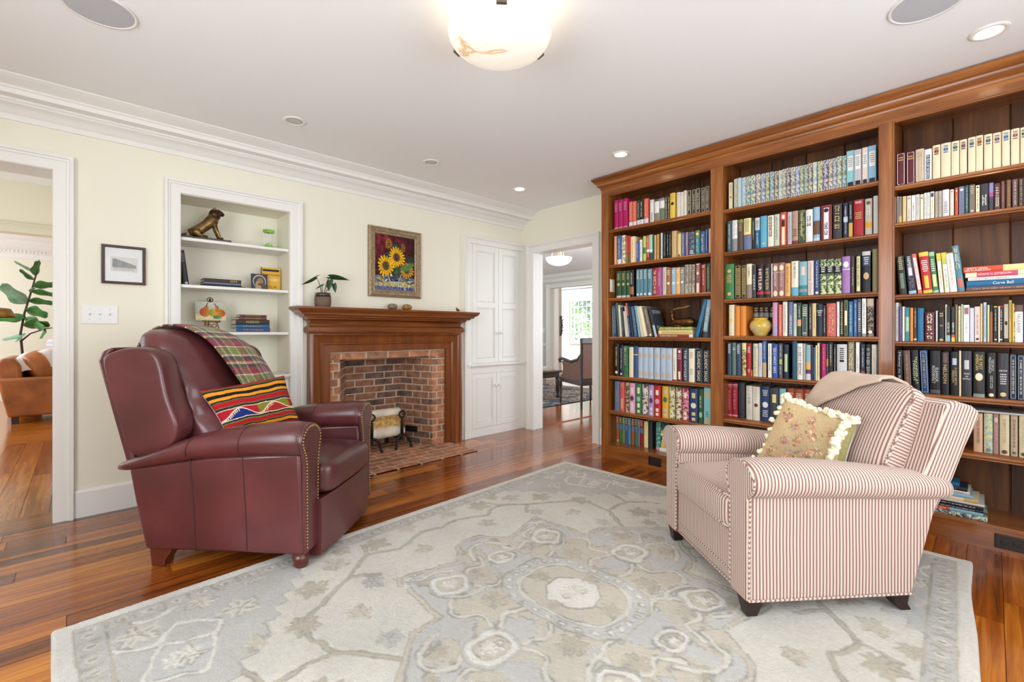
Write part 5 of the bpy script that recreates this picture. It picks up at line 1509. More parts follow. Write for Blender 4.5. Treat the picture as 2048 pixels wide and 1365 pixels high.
# field: branches, leaves and flower heads
for pts in ([(.87,.37),(.89,.59),(.75,.70),(.60,.80)],[(.87,.37),(.72,.17),(.70,.05)],[(.87,.37),(1.08,.36),(1.20,.20)],[(.60,.80),(.45,.92),(.30,.86)],[(.60,.80),(.50,.72)],[(.45,.92),(.42,1.04)],[(.30,.86),(.12,.94),(.0,.92)],[(1.08,.36),(1.12,.50)]):
    d = dline(curve(pts)); lab[d < .011] = DK; lab[d < .008] = TA
for (x,y,r,ro,c,v) in ((.89,.60,.062,.2,TA,IV),(.70,.52,.055,.8,BE,DK),(.76,.82,.07,.4,TA,IV),(.60,.95,.06,.1,BE,TA),(.98,.22,.07,.6,TA,IV),(1.10,.10,.06,.2,BE,DK),(.36,1.00,.07,.3,TA,BE),(.14,1.05,.06,1.,BE,TA),(.52,1.06,.05,.5,TA,IV),(.22,.78,.05,.2,BE,DK),(1.04,.62,.045,.4,BE,TA),(.88,.10,.045,.9,TA,BE),(.70,.30,.05,.1,GR,TA),(.55,.68,.05,.7,GR,TA)):
    leaf(x,y,r,ro,c,5,.5,v)
# medallion
med = [(.88,0),(.63,.26),(.50,.27),(.47,.63),(.30,.58),(.17,.55),(.07,.68),(0,.70)]
mi = inpoly([(0,-.01)]+[(.88,-.01)]+med+[(0,.70)]); dm = dline(med)
lab[mi] = G2; lab[(dm < .013)] = DK; lab[(dm < .010)] = BE
for (x,y,r,ro) in ((.24,.14,.13,.2),(.36,.22,.10,.9),(.20,.40,.12,.5),(.60,.10,.07,.3),(.10,.54,.08,.2),(.42,.10,.05,0)):
    leaf(x,y,r,ro,BE,3,.3)
for (x,y,r,ro) in ((.27,.20,.06,.3),(.20,.42,.06,1.),(.62,.12,.04,.2),(.40,.52,.045,.6),(.08,.58,.04,.1),(.72,.03,.035,.4)): leaf(x,y,r,ro,TA,6,.55,IV)
for pts in ([(.22,.06),(.30,.10),(.40,.06),(.38,.16),(.46,.24),(.40,.32)],[(.10,.30),(.20,.28),(.26,.36),(.20,.46),(.12,.44),(.08,.52)],[(.44,.60),(.40,.55),(.30,.54),(.24,.50)],[(.56,.06),(.62,.02),(.70,.08),(.66,.16),(.56,.20)],[(.24,.30),(.32,.30),(.40,.36)],[(.0,.62),(.06,.60),(.12,.50)]):
    d = dline(curve(pts)); lab[d < .013] = TA; lab[d < .010] = IV
rosette(.48,0,.085); rosette(.33,.42,.080,.5); rosette(0,.44,.06)
for k in range(6):
    x0 = .40+k*.018; lab[(np.abs(aa_-x0) < .007) & (np.abs(bb_-(.60-.012*k)) < .013)] = WH
# centre
d = ((aa_/.205)**3+(bb_/.28)**3)**(1/3)
lab[d < 1.12] = TA; lab[d < 1.10] = G2; lab[d < .88] = IV; lab[d < .81] = TA; lab[d < .795] = BE
th = np.arctan2(bb_/.28, aa_/.205); k = np.abs(((th*14/PI) % 1)-.5)
dot = (d > .955) & (d < 1.035) & (k < .20); lab[(d > .945) & (d < 1.047) & (k < .235)] = DK; lab[dot] = WH
oc = np.maximum(np.maximum(aa_/.10, bb_/.105), (aa_/.10+bb_/.105)/1.42)
lab[oc < 1.12] = DK; lab[oc < 1.08] = WH; leaf(0,0,.06,.4,IV,4,.5,BE)
leaf(.0,.18,.05,1.57,TA,7,.5,IV); leaf(.13,.0,.035,0,TA,5,.5,IV)
# border stripes
ed = np.minimum(np.minimum(Pp, RW-Pp), np.minimum(Qq, RH-Qq)); wv = fnoise(Pp.shape,(40,50),3)*.002
along = np.where(pe < qe, bb_, aa_)
lab[ed+wv < .142] = TA; lab[ed+wv < .135] = GR
mot = (ed > .066) & (ed < .122)
cell = (along/.088) % 1; tri = np.abs(((along/.044) % 1)-.5)
lab[mot & (np.abs(cell-.5) < .26) & (np.abs(ed-.094) < .022*(.4+tri*1.4))] = IV
lab[mot & (np.abs(cell-.5) < .07) & (np.abs(ed-.094) < .012)] = DK
lab[mot & (np.abs(((cell+.5) % 1)-.5) < .05)] = TA
lab[ed+wv < .058] = TA; lab[ed+wv < .052] = WH
# broken dark outlines where two colours meet
eg = np.zeros(lab.shape, bool)
eg[:,1:] |= lab[:,1:] != lab[:,:-1]; eg[1:,:] |= lab[1:,:] != lab[:-1,:]
mask = fnoise(lab.shape,(70,90),4) > .25
colr = RC[lab]*.925*np.array([1.0,.988,.962])
colr[eg & mask & (ed > .06)] = np.array([154,149,139.])
colr = colr*(1+.018*RNG.standard_normal(lab.shape)+.02*fnoise(lab.shape,(14,18),6)+.012*fnoise(lab.shape,(150,190),8))[...,None]
k3 = colr.copy(); k3[1:-1,1:-1] = (colr[1:-1,1:-1]*2+colr[:-2,1:-1]+colr[2:,1:-1]+colr[1:-1,:-2]+colr[1:-1,2:])/6
ang = math.radians(2.52); e1 = np.array([math.cos(ang), math.sin(ang)]); e2 = np.array([e1[1], -e1[0]])
zz = np.full(lab.shape, .0125)-.0016*eg+.0006*RNG.standard_normal(lab.shape); zz[lab == WH] += .0008
rim = np.minimum(ed/.012,1); zz = zz*np.sqrt(np.clip(rim*(2-rim),0,1))+.0008
rr_ = .02  # soft corners
Pw = Pp+.004*fnoise(lab.shape,(8,60),9)*(ed < .02); Qw = Qq+.004*fnoise(lab.shape,(60,8),10)*(ed < .02)
X = -.08+e1[0]*Pw+e2[0]*Qw; Y = 2.393+e1[1]*Pw+e2[1]*Qw
rug = painted('area_rug', np.stack([X,Y,zz],-1), np.clip(k3,0,255), attr_mat('carved_wool_pile', 1.0, .9, 420, spec=.1, sheen=.25))
tag(rug, 'large pale grey and ivory oriental wool rug under the striped armchair', 'rug')

# ------------------------------------------------------------------ ceiling fittings
LENS_ON = emit_mat('lit_lens', (255,226,180), 9); LENS_LOW = plain('unlit_lens', (206,204,201), .4)
def downlight(x, y, label, on, power):
    r = empty('recessed_light', label, 'ceiling light', (x,y,H), 0, 'recessed ceiling lights')
    MB().lathe([(.046,-.0005),(.048,-.006),(.060,-.007),(.068,-.004),(.069,-.0005)], (0,0,0), 36).build('trim_ring', TRIM, r, smooth=True)
    MB().lathe([(0,-.003),(.030,-.0035),(.047,-.002),(.047,-.0006),(0,-.0006)], (0,0,0), 32).build('lens', LENS_ON if on else LENS_LOW, r, smooth=True)
    if power:
        l = bpy.data.lights.new('recessed_light_lamp','SPOT'); l.energy = power; l.color = (1,.82,.60); l.spot_size = math.radians(95); l.spot_blend = .8; l.shadow_soft_size = .05
        o = bpy.data.objects.new('lamp', l); COL.objects.link(o); o.parent = r; o.location = (0,0,-.02)
downlight(1.01,3.13,'recessed ceiling light nearest the wall niche', False, 0)
downlight(2.06,3.13,'recessed ceiling light above the fireplace', False, 0)
downlight(3.06,3.13,'recessed ceiling light before the corner cabinet', True, 5)
downlight(3.03,1.98,'lit recessed ceiling light before the left bookcase bay', True, 9)
downlight(3.02,.013,'bright recessed ceiling light before the right bookcase bay', True, 9)
GRILL = plain('speaker_mesh', (196,196,200), .8, bmp=.5, bscale=700)
for (x,y,lb) in ((.055,2.62,'round ceiling speaker near the left doorway'),(2.575,.19,'round ceiling speaker near the right bookcase bay')):
    r = empty('ceiling_speaker', lb, 'speaker', (x,y,H), 0, 'ceiling speakers')
    MB().lathe([(.115,-.0005),(.117,-.005),(.126,-.006),(.130,-.0005)], (0,0,0), 48).build('rim', TRIM, r, smooth=True)
    MB().lathe([(0,-.0045),(.115,-.0040),(.115,-.0006),(0,-.0006)], (0,0,0), 48).build('grille', GRILL, r)
def bowl_lamp(name, label, loc, R_, dep, drop, strength, power, clips=True, arms=False):
    r = empty(name, label, 'ceiling lamp', loc)
    m_, nt, b = newmat('alabaster'); co = coords(nt)
    n = N(nt,'ShaderNodeTexNoise',Scale=5.0,Detail=5.0,Distortion=1.2); nt.links.new(co,n.inputs[0])
    c_ = ramp(nt,n.outputs[0],[(.30,(255,250,238)),(.62,(255,246,228)),(.70,(226,186,140)),(.74,(255,244,224))])
    nt.links.new(c_,b.inputs['Base Color']); nt.links.new(c_,b.inputs['Emission Color']); b.inputs['Emission Strength'].default_value = strength; b.inputs['Roughness'].default_value = .25
    n_ = 14; prof = [(R_*math.sin(PI/2*i/n_), -dep*math.cos(PI/2*i/n_)) for i in range(n_+1)]
    prof += [(R_+.004,.004),(R_-.004,.006)]+[((R_-.008)*math.sin(PI/2*i/n_), -(dep-.008)*math.cos(PI/2*i/n_)) for i in range(n_,-1,-1)]
    MB().lathe(prof, (0,0,-drop), 56).build('bowl', m_, r, smooth=True)
    MB().lathe([(0,0),(.07,0),(.07,-.012),(.03,-.03),(0,-.03)], (0,0,-.0006), 24).build('canopy', plain('pewter',(120,112,98),.35,metal=.8), r, smooth=True)
    MB().lathe([(0,-.02),(.009,-.02),(.009,-drop-dep*.85),(0,-drop-dep*.85)], (0,0,0), 12).build('stem', plain('pewter',(0,0,0)), r)
    if clips:
        for k in range(3):
            a = math.radians(226.6)+k*2*PI/3+.06
            m = MB(); m.box(-.004,.006,-.020,.020,-.020,.008); m.loft([[(.006,-.014,-.016),(.006,.014,-.016),(.006,.014,.004),(.006,-.014,.004)],[(.011,-.002,-.008),(.011,.002,-.008),(.011,.002,-.004),(.011,-.002,-.004)]])
            m.xf(Matrix.Rotation(a,4,'Z') @ Matrix.Translation((R_*.985,0,-drop)) @ Matrix.Rotation(-.25,4,'Y')); m.build('bracket', plain('pewter',(0,0,0)), r)
    if arms:
        for k in range(3):
            a = k*2*PI/3+.4; m = MB(); m.tube([(0,0,-.03),(.05,0,-.02),(.09,0,-drop*.5),(R_*.6,0,-drop*.9),(R_*.62,0,-drop)], .007, 8); m.xf(Matrix.Rotation(a,4,'Z')); m.build('arm', BRASS, r, smooth=True)
    l = bpy.data.lights.new(name+'_bulb','POINT'); l.energy = power; l.color = (1,.80,.56); l.shadow_soft_size = .04
    o = bpy.data.objects.new('bulb', l); COL.objects.link(o); o.parent = r; o.location = (0,0,-drop+.035)
    return r
bowl_lamp('ceiling_lamp', 'round alabaster bowl lamp with metal brackets in the middle of the ceiling', (1.29,1.44,H), .215, .085, .120, .20, .8)

# ------------------------------------------------------------------ on the fireplace wall
PLATE = plain('white_plastic', (238,238,236), .3)
sw = empty('switch_plate', 'white triple toggle light switch plate beside the left doorway', 'light switch', (.082, YW, 1.23))
MB().box(-.085,.085,-.006,0,-.058,.058).build('plate', PLATE, sw, bevel=.003)
for i in (-1,0,1):
    t = MB(); t.box(i*.046-.006,i*.046+.006,-.0075,-.005,-.013,.013); t.loft([[(i*.046-.0045,-.007,-.006),(i*.046+.0045,-.007,-.006),(i*.046+.0045,-.007,.006),(i*.046-.0045,-.007,.006)],[(i*.046-.0035,-.018,.004),(i*.046+.0035,-.018,.004),(i*.046+.0035,-.018,.011),(i*.046-.0035,-.018,.011)]]); t.build('toggle', PLATE, sw)
    for s in (-1,1): MB().lathe([(0,-.0075),(.003,-.007),(.003,-.005)], (i*.046,0,s*.030), 8, 'y').build('screw', plain('screw_metal',(200,200,198),.3,metal=.8), sw)
def framed(name, label, x0, x1, z0, z1, prof, fmat, paint, nu, nv, mat=None, glassy=False, lip=None):
    r = empty(name, label, 'picture', ((x0+x1)/2, YW, (z0+z1)/2)); cx, cz = (x0+x1)/2, (z0+z1)/2
    w, h = (x1-x0)/2, (z1-z0)/2; fw = max(p[0] for p in prof)
    MB().molding([(-w+fw,-h+fw),(-w+fw,h-fw),(w-fw,h-fw),(w-fw,-h+fw)], prof, lambda a,b,hh:(a,-hh,b), closed=True).build('frame', fmat, r, angle=35)
    iw, ih = w-fw+.002, h-fw+.002
    U, V = np.meshgrid(np.linspace(0,1,nu), np.linspace(0,1,nv))
    P = np.stack([-iw+2*iw*U, np.full(U.shape,-.008), ih-2*ih*V], -1)
    painted('picture', P, np.clip(paint(U,V),0,255), attr_mat(name+'_print', .5 if not glassy else .25, 0), r, smooth=False)
    MB().box(-w+.004,w-.004,-.006,-.001,-h+.004,h-.004).build('backing', plain('card_backing',(120,96,70),.9), r)
    if glassy: MB().box(-iw,iw,-.0125,-.011,-ih,ih).build('glass', glass_mat('picture_glass'), r)
    return r
def etching(U,V):
    out = np.full(U.shape+(3,), 236.)
    i = (U > .16)&(U < .86)&(V > .27)&(V < .70); out[i] = (214,208,196)
    j = (U > .20)&(U < .82)&(V > .31)&(V < .66); n_ = fnoise(U.shape,(30,44),12)
    sky = (214,210,200); roof = .33+.16*np.clip((U-.3)/.5,0,1)
    out[j] = sky
    b_ = j&(V > roof)&(V < .58); tone = 92+22*n_+30*((np.floor(U*60)%3) == 0)+24*((np.floor(V*70)%3) == 0)
    out[b_] = np.stack([tone,tone*.97,tone*.9],-1)[b_]
    g = j&(V >= .58); out[g] = np.stack([190+16*n_,186+16*n_,176+16*n_],-1)[g]
    return out
framed('etching_print', 'small dark framed black and white street etching above the light switches', .088,.302,1.425,1.668, [(0,0),(0,.014),(.003,.018),(.012,.020),(.014,.016),(.016,.016),(.016,0)], plain('dark_walnut',(72,42,30),.4), etching, 150, 150, glassy=True)
def sunflowers(U,V):
    n1 = fnoise(U.shape,(14,11),21); n2 = fnoise(U.shape,(60,46),22)
    out = np.stack([92+26*n1+14*n2, 22+10*n1+8*n2, 32+10*n1+8*n2], -1)
    dark = np.clip((U-.45)*1.6,0,1)[...,None]; out = out*(1-.42*dark)
    t = V > .745+.012*n1
    tab = np.stack([96+40*n2+30*n1, 106+34*n2+24*n1, 112+30*n2-10*n1], -1); out[t] = tab[t]
    t2 = V > .845+.02*np.sin(9*U); out[t2] = np.stack([170+34*n2,164+30*n2,118+26*n2],-1)[t2]
    t3 = V > .93; out[t3] = np.stack([92+30*n2,98+30*n2,140+24*n2],-1)[t3]
    def ell(cx,cy,rx,ry,rot,col,nz=10):
        c,s = math.cos(rot),math.sin(rot); dx,dy = (U-cx),(V-cy)*1.22; x,y = dx*c+dy*s,-dx*s+dy*c
        m = (x/rx)**2+(y/ry)**2 < 1+.2*n2; out[m] = np.array(col)+(nz*n2[...,None])[m]
    for a in ((.34,.36,.13,.06,-.5,(38,62,50)),(.55,.19,.12,.06,.3,(44,62,58)),(.90,.40,.12,.07,.3,(38,60,52)),(.86,.52,.15,.06,-.6,(60,92,60)),(.52,.66,.05,.10,.3,(60,104,56)),(.60,.62,.04,.10,-.3,(44,80,48)),(.46,.62,.06,.05,0,(34,58,44))): ell(*a)
    def vase():
        m = (np.abs(U-.48) < .17-.5*(V-.71)**1.0*(V > .71))&(V > .70)&(V < .85); out[m] = np.stack([66+36*n2,70+36*n2,84+36*n2],-1)[m]
        m = (np.abs(np.abs(U-.48)-(.165-.5*(V-.71))) < .012)&(V > .71)&(V < .85); out[m] = (170,176,186)
        m = (np.abs(V-.845) < .012)&(np.abs(U-.48) < .10); out[m] = (190,194,196)
        m = (np.abs(U-.40) < .02)&(np.abs(V-.72) < .02); out[m] = (238,238,232)
    vase()
    def flower(cx,cy,r,sqx,col,cen,n=17,rot=0):
        dx,dy = (U-cx)/sqx,(V-cy)*1.22; th = np.arctan2(dy,dx)+rot; rr = np.hypot(dx,dy)
        pet = r*(.66+.34*np.abs(np.cos(n*th/2))**.8)*(1+.08*np.sin(3*th+1)); m = rr < pet
        sh = np.clip(.90+.13*np.cos(n*th)+.10*n2,.6,1.1); out[m] = (np.array(col)*sh[...,None])[m]
        m = rr < r*.36; out[m] = (np.array(cen)*(1+.25*n2[...,None]))[m]
        m = (rr < r*.44)&(rr > r*.33); out[m] = (np.array((150,84,34))*(1+.2*n2[...,None]))[m]
    flower(.34,.155,.12,.75,(168,116,36),(120,84,34),13); flower(.70,.20,.11,.55,(150,98,40),(104,72,34),13)
    flower(.80,.615,.18,1.0,(206,146,42),(70,100,54),15); ell(.80,.545,.18,.07,-.4,(96,124,66))
    flower(.27,.56,.235,.88,(238,186,22),(72,72,40),17,.3); flower(.535,.385,.235,.9,(242,190,20),(96,60,56),19)
    for (cx,cy) in ((.12,.80),(.20,.83),(.36,.86),(.42,.88),(.72,.84),(.86,.82)): ell(cx,cy,.05,.018,.6+cx*3,(214,170,60))
    for (cx,cy,ro) in ((.60,.90,.8),(.74,.95,1.2),(.28,.82,-.7),(.90,.82,-.5)): ell(cx,cy,.07,.014,ro,(196,196,186))
    return out
GFR, nt, b = newmat('distressed_gilt'); n = N(nt,'ShaderNodeTexNoise',Scale=110.0,Detail=5.0); nt.links.new(coords(nt),n.inputs[0])
nt.links.new(ramp(nt,n.outputs[0],[(.30,(122,100,74)),(.5,(158,136,106)),(.70,(190,172,142))]), b.inputs['Base Color']); b.inputs['Roughness'].default_value=.45; b.inputs['Metallic'].default_value=.35
framed('sunflower_painting', 'oil painting of yellow sunflowers in a worn gilt frame above the mantel', 1.835,2.369,1.44,2.07, [(0,0),(0,.016),(.008,.024),(.020,.022),(.026,.030),(.044,.034),(.048,.030),(.052,.034),(.064,.028),(.066,.022),(.066,0)], GFR, sunflowers, 180, 220)

# on the mantel shelf
ZM = 1.3215
def lathe_thing(name, label, cat, prof, loc, mat, n=32):
    o = MB().lathe(prof, (0,0,0), n).build(name, mat, smooth=True); o.location = loc; return tag(o, label, cat)
pt = empty('potted_plant', 'dark green long-leaved houseplant in a two-tone brown pot on the mantel', 'plant', (1.398, 3.675, ZM))
MB().lathe([(0,0),(.052,0),(.058,.006),(.063,.03),(.063,.06),(.0605,.0805)], (0,0,0), 36).build('pot', plain('matt_brown_clay',(112,92,76),.75), pt, smooth=True)
MB().lathe([(.0606,.0800),(.058,.112),(.053,.112),(.052,.098),(0,.098)], (0,0,0), 36).build('pot_rim', plain('dark_glaze',(64,52,48),.12,coat=.5), pt, smooth=True)
MB().lathe([(0,.1),(.051,.1),(.051,.095),(0,.095)], (0,0,0), 20).build('soil', plain('soil',(48,36,28),.95), pt)
LEAFM, nt, b = newmat('velvet_leaf'); b.inputs['Roughness'].default_value=.45
n = N(nt,'ShaderNodeTexNoise',Scale=20.0); nt.links.new(coords(nt),n.inputs[0]); nt.links.new(ramp(nt,n.outputs[0],[(.3,(22,58,30)),(.7,(40,88,44))]), b.inputs['Base Color'])
def leaf_mesh(base, tip, width, mat, parent, droop=.1, fig=False, up=(0,0,1), heart=.3, nu=8, nv=12, name='leaf', side=None):
    B_, T_ = Vector(base), Vector(tip); d = T_-B_; L = d.length; d.normalize()
    sd = Vector(side).normalized() if side else d.cross(Vector(up)).normalized(); nn = sd.cross(d).normalized()
    def fn(u, v):
        wv_ = width*(math.sin(PI*min(1,(v*.94+.06))**.62))*(1-v*.25); x = (2*u-1)
        if fig: wv_ = width*max(0,math.sin(PI*(.03+.97*v)**1.35))**.55*(.72+.28*math.sin(6*v+.8))
        back = heart*L*.5*abs(x)**1.2*(1-v)**3
        return B_+d*(v*L-back)+sd*(x*wv_)+nn*(.22*wv_*abs(x)-droop*L*(v**2))
    return MB().grid(fn, nu, nv).build(name, mat, parent, smooth=True, thick=.0015)
STEM = plain('reddish_stem',(120,84,52),.6)
for (b_,t_,w_,dr) in (((-.055,-.01,.235),(-.175,-.02,.168),.034,-.05),((.055,0,.245),(.215,-.01,.235),.030,.05),((.045,-.02,.215),(.035,-.03,.125),.030,.0),((.085,-.01,.19),(.095,-.02,.115),.020,.05),((-.02,-.03,.175),(-.075,-.05,.135),.022,.0)):
    lf = leaf_mesh(b_, t_, w_, LEAFM, pt, dr, side=(.75,-.66,.25) if abs(t_[0]-b_[0]) < .06 else (.15,-.75,.6))
    MB().tube([(b_[0]*.15,0,.098),(b_[0]*.5,b_[1]*.5,.098+(b_[2]-.098)*.6),b_], [.0035,.003,.002], 7).build('stem', STEM, pt, smooth=True)
GEO = plain('agate_shell', (150,112,58), .5, var=.3, vscale=60)
for (x,lb) in ((2.02,'greyish brown rounded stone slice lying on the mantel below the painting'),(2.165,'golden brown rounded stone slice lying on the mantel below the painting')):
    o = superbox((0,0,0),(.047,.035,.028),.9,.9,24,14).build('stone_slice', GEO if x > 2.1 else plain('grey_agate',(128,112,88),.5,var=.3,vscale=60), smooth=True); o.location = (x,3.69,ZM+.027); tag(o, lb, 'stone')
bd = empty('bird_figurine', 'tiny brown and white bird figurine near the end of the mantel', 'figurine', (2.74,3.69,ZM))
MB().sphere((0,0,.022),(.020,.012,.013),12,8).build('body', plain('brown_feather',(96,70,46),.6,var=.3,vscale=90), bd, smooth=True)
MB().sphere((-.014,0,.038),(.009,.008,.009),10,7).build('head', plain('brown_feather',(0,0,0)), bd, smooth=True)
MB().tube([(-.022,0,.038),(-.030,0,.037)],[.003,.0006],6).build('beak', plain('beak',(190,150,70),.5), bd)
MB().tube([(.012,0,.020),(.034,0,.012)],[.006,.003],6).build('tail', plain('brown_feather',(0,0,0)), bd)
MB().tube([(0,0,.012),(-.002,0,0)],.004,6).build('foot', plain('beak',(0,0,0)), bd)
fg = empty('porcelain_figurine', 'tiny white porcelain figure at the right end of the mantel', 'figurine', (2.81,3.70,ZM))
MB().lathe([(0,0),(.009,0),(.008,.006),(.005,.014),(.007,.020),(.004,.026),(0,.027)],(0,0,0),14).build('body', plain('porcelain',(226,226,224),.2), fg, smooth=True)
MB().sphere((0,0,.031),.006,10,7).build('head', plain('porcelain',(0,0,0)), fg, smooth=True)

# ------------------------------------------------------------------ in the niche
Z1, Z2, Z3 = 1.7755, 1.4505, 1.1225
li = empty('lion_statue', 'bronze seated lion statue on a dark slab, top niche shelf', 'statue', (.66,3.93,Z1))
BZ2 = plain('aged_bronze',(120,96,60),.35,metal=.8,var=.35,vscale=25)
MB().box(-.155,.15,-.035,.035,0,.028).build('plinth', plain('dark_marble',(62,54,52),.25,var=.5,vscale=40), li, bevel=.004)
MB().tube([(-.10,0,.050),(-.05,0,.080),(0,0,.125),(.035,0,.165),(.045,0,.195)],[.030,.036,.036,.042,.034],14).build('body', BZ2, li, smooth=True)
h_ = MB(); h_.sphere((.050,0,.205),(.038,.036,.045),14,10); h_.tube([(.065,0,.225),(.095,0,.218),(.108,0,.210)],[.026,.018,.010],10); h_.build('head', plain('dark_bronze',(70,52,36),.4,metal=.7,var=.3,vscale=60), li, smooth=True)
for s in (-1,1):
    MB().tube([(.04,s*.018,.165),(.055,s*.02,.10),(.078,s*.02,.040),(.10,s*.02,.034)],[.018,.013,.011,.008],8).build('front_leg', BZ2, li, smooth=True)
    MB().tube([(-.09,s*.028,.062),(-.06,s*.034,.060),(-.04,s*.034,.036),(0,s*.034,.034)],[.022,.028,.012,.009],8).build('hind_leg', BZ2, li, smooth=True)
    MB().sphere((.045,s*.026,.245),(.008,.005,.010),8,6).build('ear', BZ2, li)
MB().tube([(-.12,0,.045),(-.15,.01,.036),(-.14,.03,.034)],[.008,.006,.005],7).build('tail', BZ2, li, smooth=True)
hg = empty('hourglass', 'lime green sand timer with clear bulbs on the top niche shelf', 'sand timer', (1.078,3.95,Z1))
LIME = plain('lime_plastic',(132,190,58),.35)
for z in (0,.132): MB().lathe([(0,z),(.042,z),(.042,z+.024),(0,z+.024)],(0,0,0),6).build('cap', LIME, hg, bevel=.002)
MB().lathe([(.030,.024),(.031,.045),(.020,.066),(.004,.078),(.020,.090),(.031,.111),(.030,.132)],(0,0,0),24).build('glass_bulbs', glass_mat('clear_glass',mixf=.82), hg, smooth=True)
MB().lathe([(0,.025),(.026,.025),(.024,.040),(.010,.052),(0,.056)],(0,0,0),18).build('sand', plain('green_sand',(150,200,90),.9), hg, smooth=True)
for k in range(3): MB().lathe([(0,.024),(.003,.024),(.003,.132),(0,.132)],(.036*math.cos(k*2.09+.5),.036*math.sin(k*2.09+.5),0),8).build('post', glass_mat('clear_post',mixf=.7), hg)
def lay(L, t, d, col, ft, lab, xr, y, z, group, yaw=0):
    o = make_book('hardback_book', t, L, d, col, ft, lab, 'book', group)
    o.rotation_euler = (Matrix.Rotation(PI/2+yaw,3,'Z') @ Matrix.Rotation(-PI/2,3,'X')).to_euler(); o.location = (xr, y, z+t/2); return o
g_ = 'books lying in the wall niche'
z = Z2
for (L,t,d,c,ft,xr,lb) in ((.27,.009,.16,'dkbrown',[],.90,'thin dark brown book lowest in the middle niche shelf stack'),(.245,.010,.15,'blackblue',[],.875,'thin black book second in the middle niche shelf stack'),(.235,.013,.15,'greyblue',[],.872,'grey book second from the top, middle niche shelf stack'),(.235,.026,.14,'dkbrown',['n.1-.3:gold'],.872,'old dark brown leather book on top of the middle niche shelf stack')):
    lay(L,t,d,c,ft,lb,xr,3.89,z,g_,random.uniform(-.05,.03)); z += t+.0005
z = Z3
for (L,t,d,c,ft,xr,lb) in ((.232,.030,.15,'navyblue',['m.2-.8:gold'],1.068,'blue book lowest in the bottom niche shelf stack'),(.23,.026,.15,'tealblue',['m.2-.8:gold'],1.066,'blue book second in the bottom niche shelf stack'),(.23,.036,.15,'dkbrown',['n.3-.7:gold'],1.064,'thick brown book in the bottom niche shelf stack'),(.19,.019,.13,'mauvebrown',['m.2-.8:gold'],1.045,'brown book second from the top, bottom niche shelf stack'),(.18,.017,.12,'maroon',['m.2-.8:gold'],1.043,'small reddish brown book on top of the bottom niche shelf stack')):
    lay(L,t,d,c,ft,lb,xr,3.88,z,g_,random.uniform(-.04,.04)); z += t+.0005
yb = empty('upright_book', 'yellow paperback standing behind the small icon in the niche', 'book', (1.10,3.985,Z2), 0)
MB().box(-.066,.070,-.014,.0,0,.185).build('cover', bmat('marigold'), yb)
MB().box(-.070,-.0662,-.0142,.0002,0,.185).build('spine', bmat('black'), yb)
for (zz,tx,hh,c) in ((.128,'EVERYTHING',.016,'black'),(.088,'HISTORY',.022,'white'),(.032,'BOOK',.018,'black')):
    lettering(tx, .125 if len(tx) > 5 else .09, hh, Matrix.Translation((0,-.0152,zz)) @ Matrix(((1,0,0,0),(0,0,-1,0),(0,1,0,0),(0,0,0,1))), bmat(c), yb)
MB().box(-.06,.06,-.0146,-.0141,.155,.172).build('title_band', bmat('black'), yb)
ic = empty('icon_panel', 'small blue and brown painted icon leaning against the yellow book', 'icon', (1.007,3.935,Z2))
U,V = np.meshgrid(np.linspace(0,1,70),np.linspace(0,1,80))
o_ = np.full(U.shape+(3,),0.)+np.array([52,62,92.]); 
def E_(cx,cy,rx,ry,c): o_[((U-cx)/rx)**2+((V-cy)/ry)**2 < 1] = c
E_(.5,.46,.42,.42,(206,186,150)); E_(.5,.48,.37,.37,(74,66,80)); E_(.55,.45,.2,.24,(150,120,92)); E_(.40,.62,.16,.2,(170,140,106)); E_(.62,.78,.3,.22,(96,74,66)); E_(.42,.84,.2,.14,(182,156,120))
ti = .10
P = np.stack([-.055+.11*U, -.012+V*-.0-.0+(1-V)*.012*-0-.0, .122*(1-V)], -1); P[...,1] = -.0105+(1-V)*.012
painted('painted_face', P, o_, attr_mat('icon_paint',.35), ic, False)
m = MB(); m.add([(-.057,-.010,0),(.057,-.010,0),(.057,.0,0),(-.057,.0,0),(-.057,.002,.124),(.057,.002,.124),(.057,.012,.124),(-.057,.012,.124)],[(0,3,2,1),(4,5,6,7),(0,1,5,4),(1,2,6,5),(2,3,7,6),(3,0,4,7)]); m.build('board', plain('dark_board',(40,32,34),.5), ic)
o = make_book('hardback_book', .030, .245, .17, 'charcoal', ['n.65-.9:grey','d.06:ltgrey'], 'dark grey book leaning against the left side of the niche', 'book', g_)
o.rotation_euler = (Matrix.Rotation(math.radians(-7),3,'Y') @ Matrix.Rotation(PI/2,3,'Z')).to_euler(); o.location = (.5365,3.90,Z2+.002)
pe_ = empty('pear_painting', 'small unframed painting of three pears on a brass easel, lowest niche shelf', 'picture', (.69,3.95,Z3))
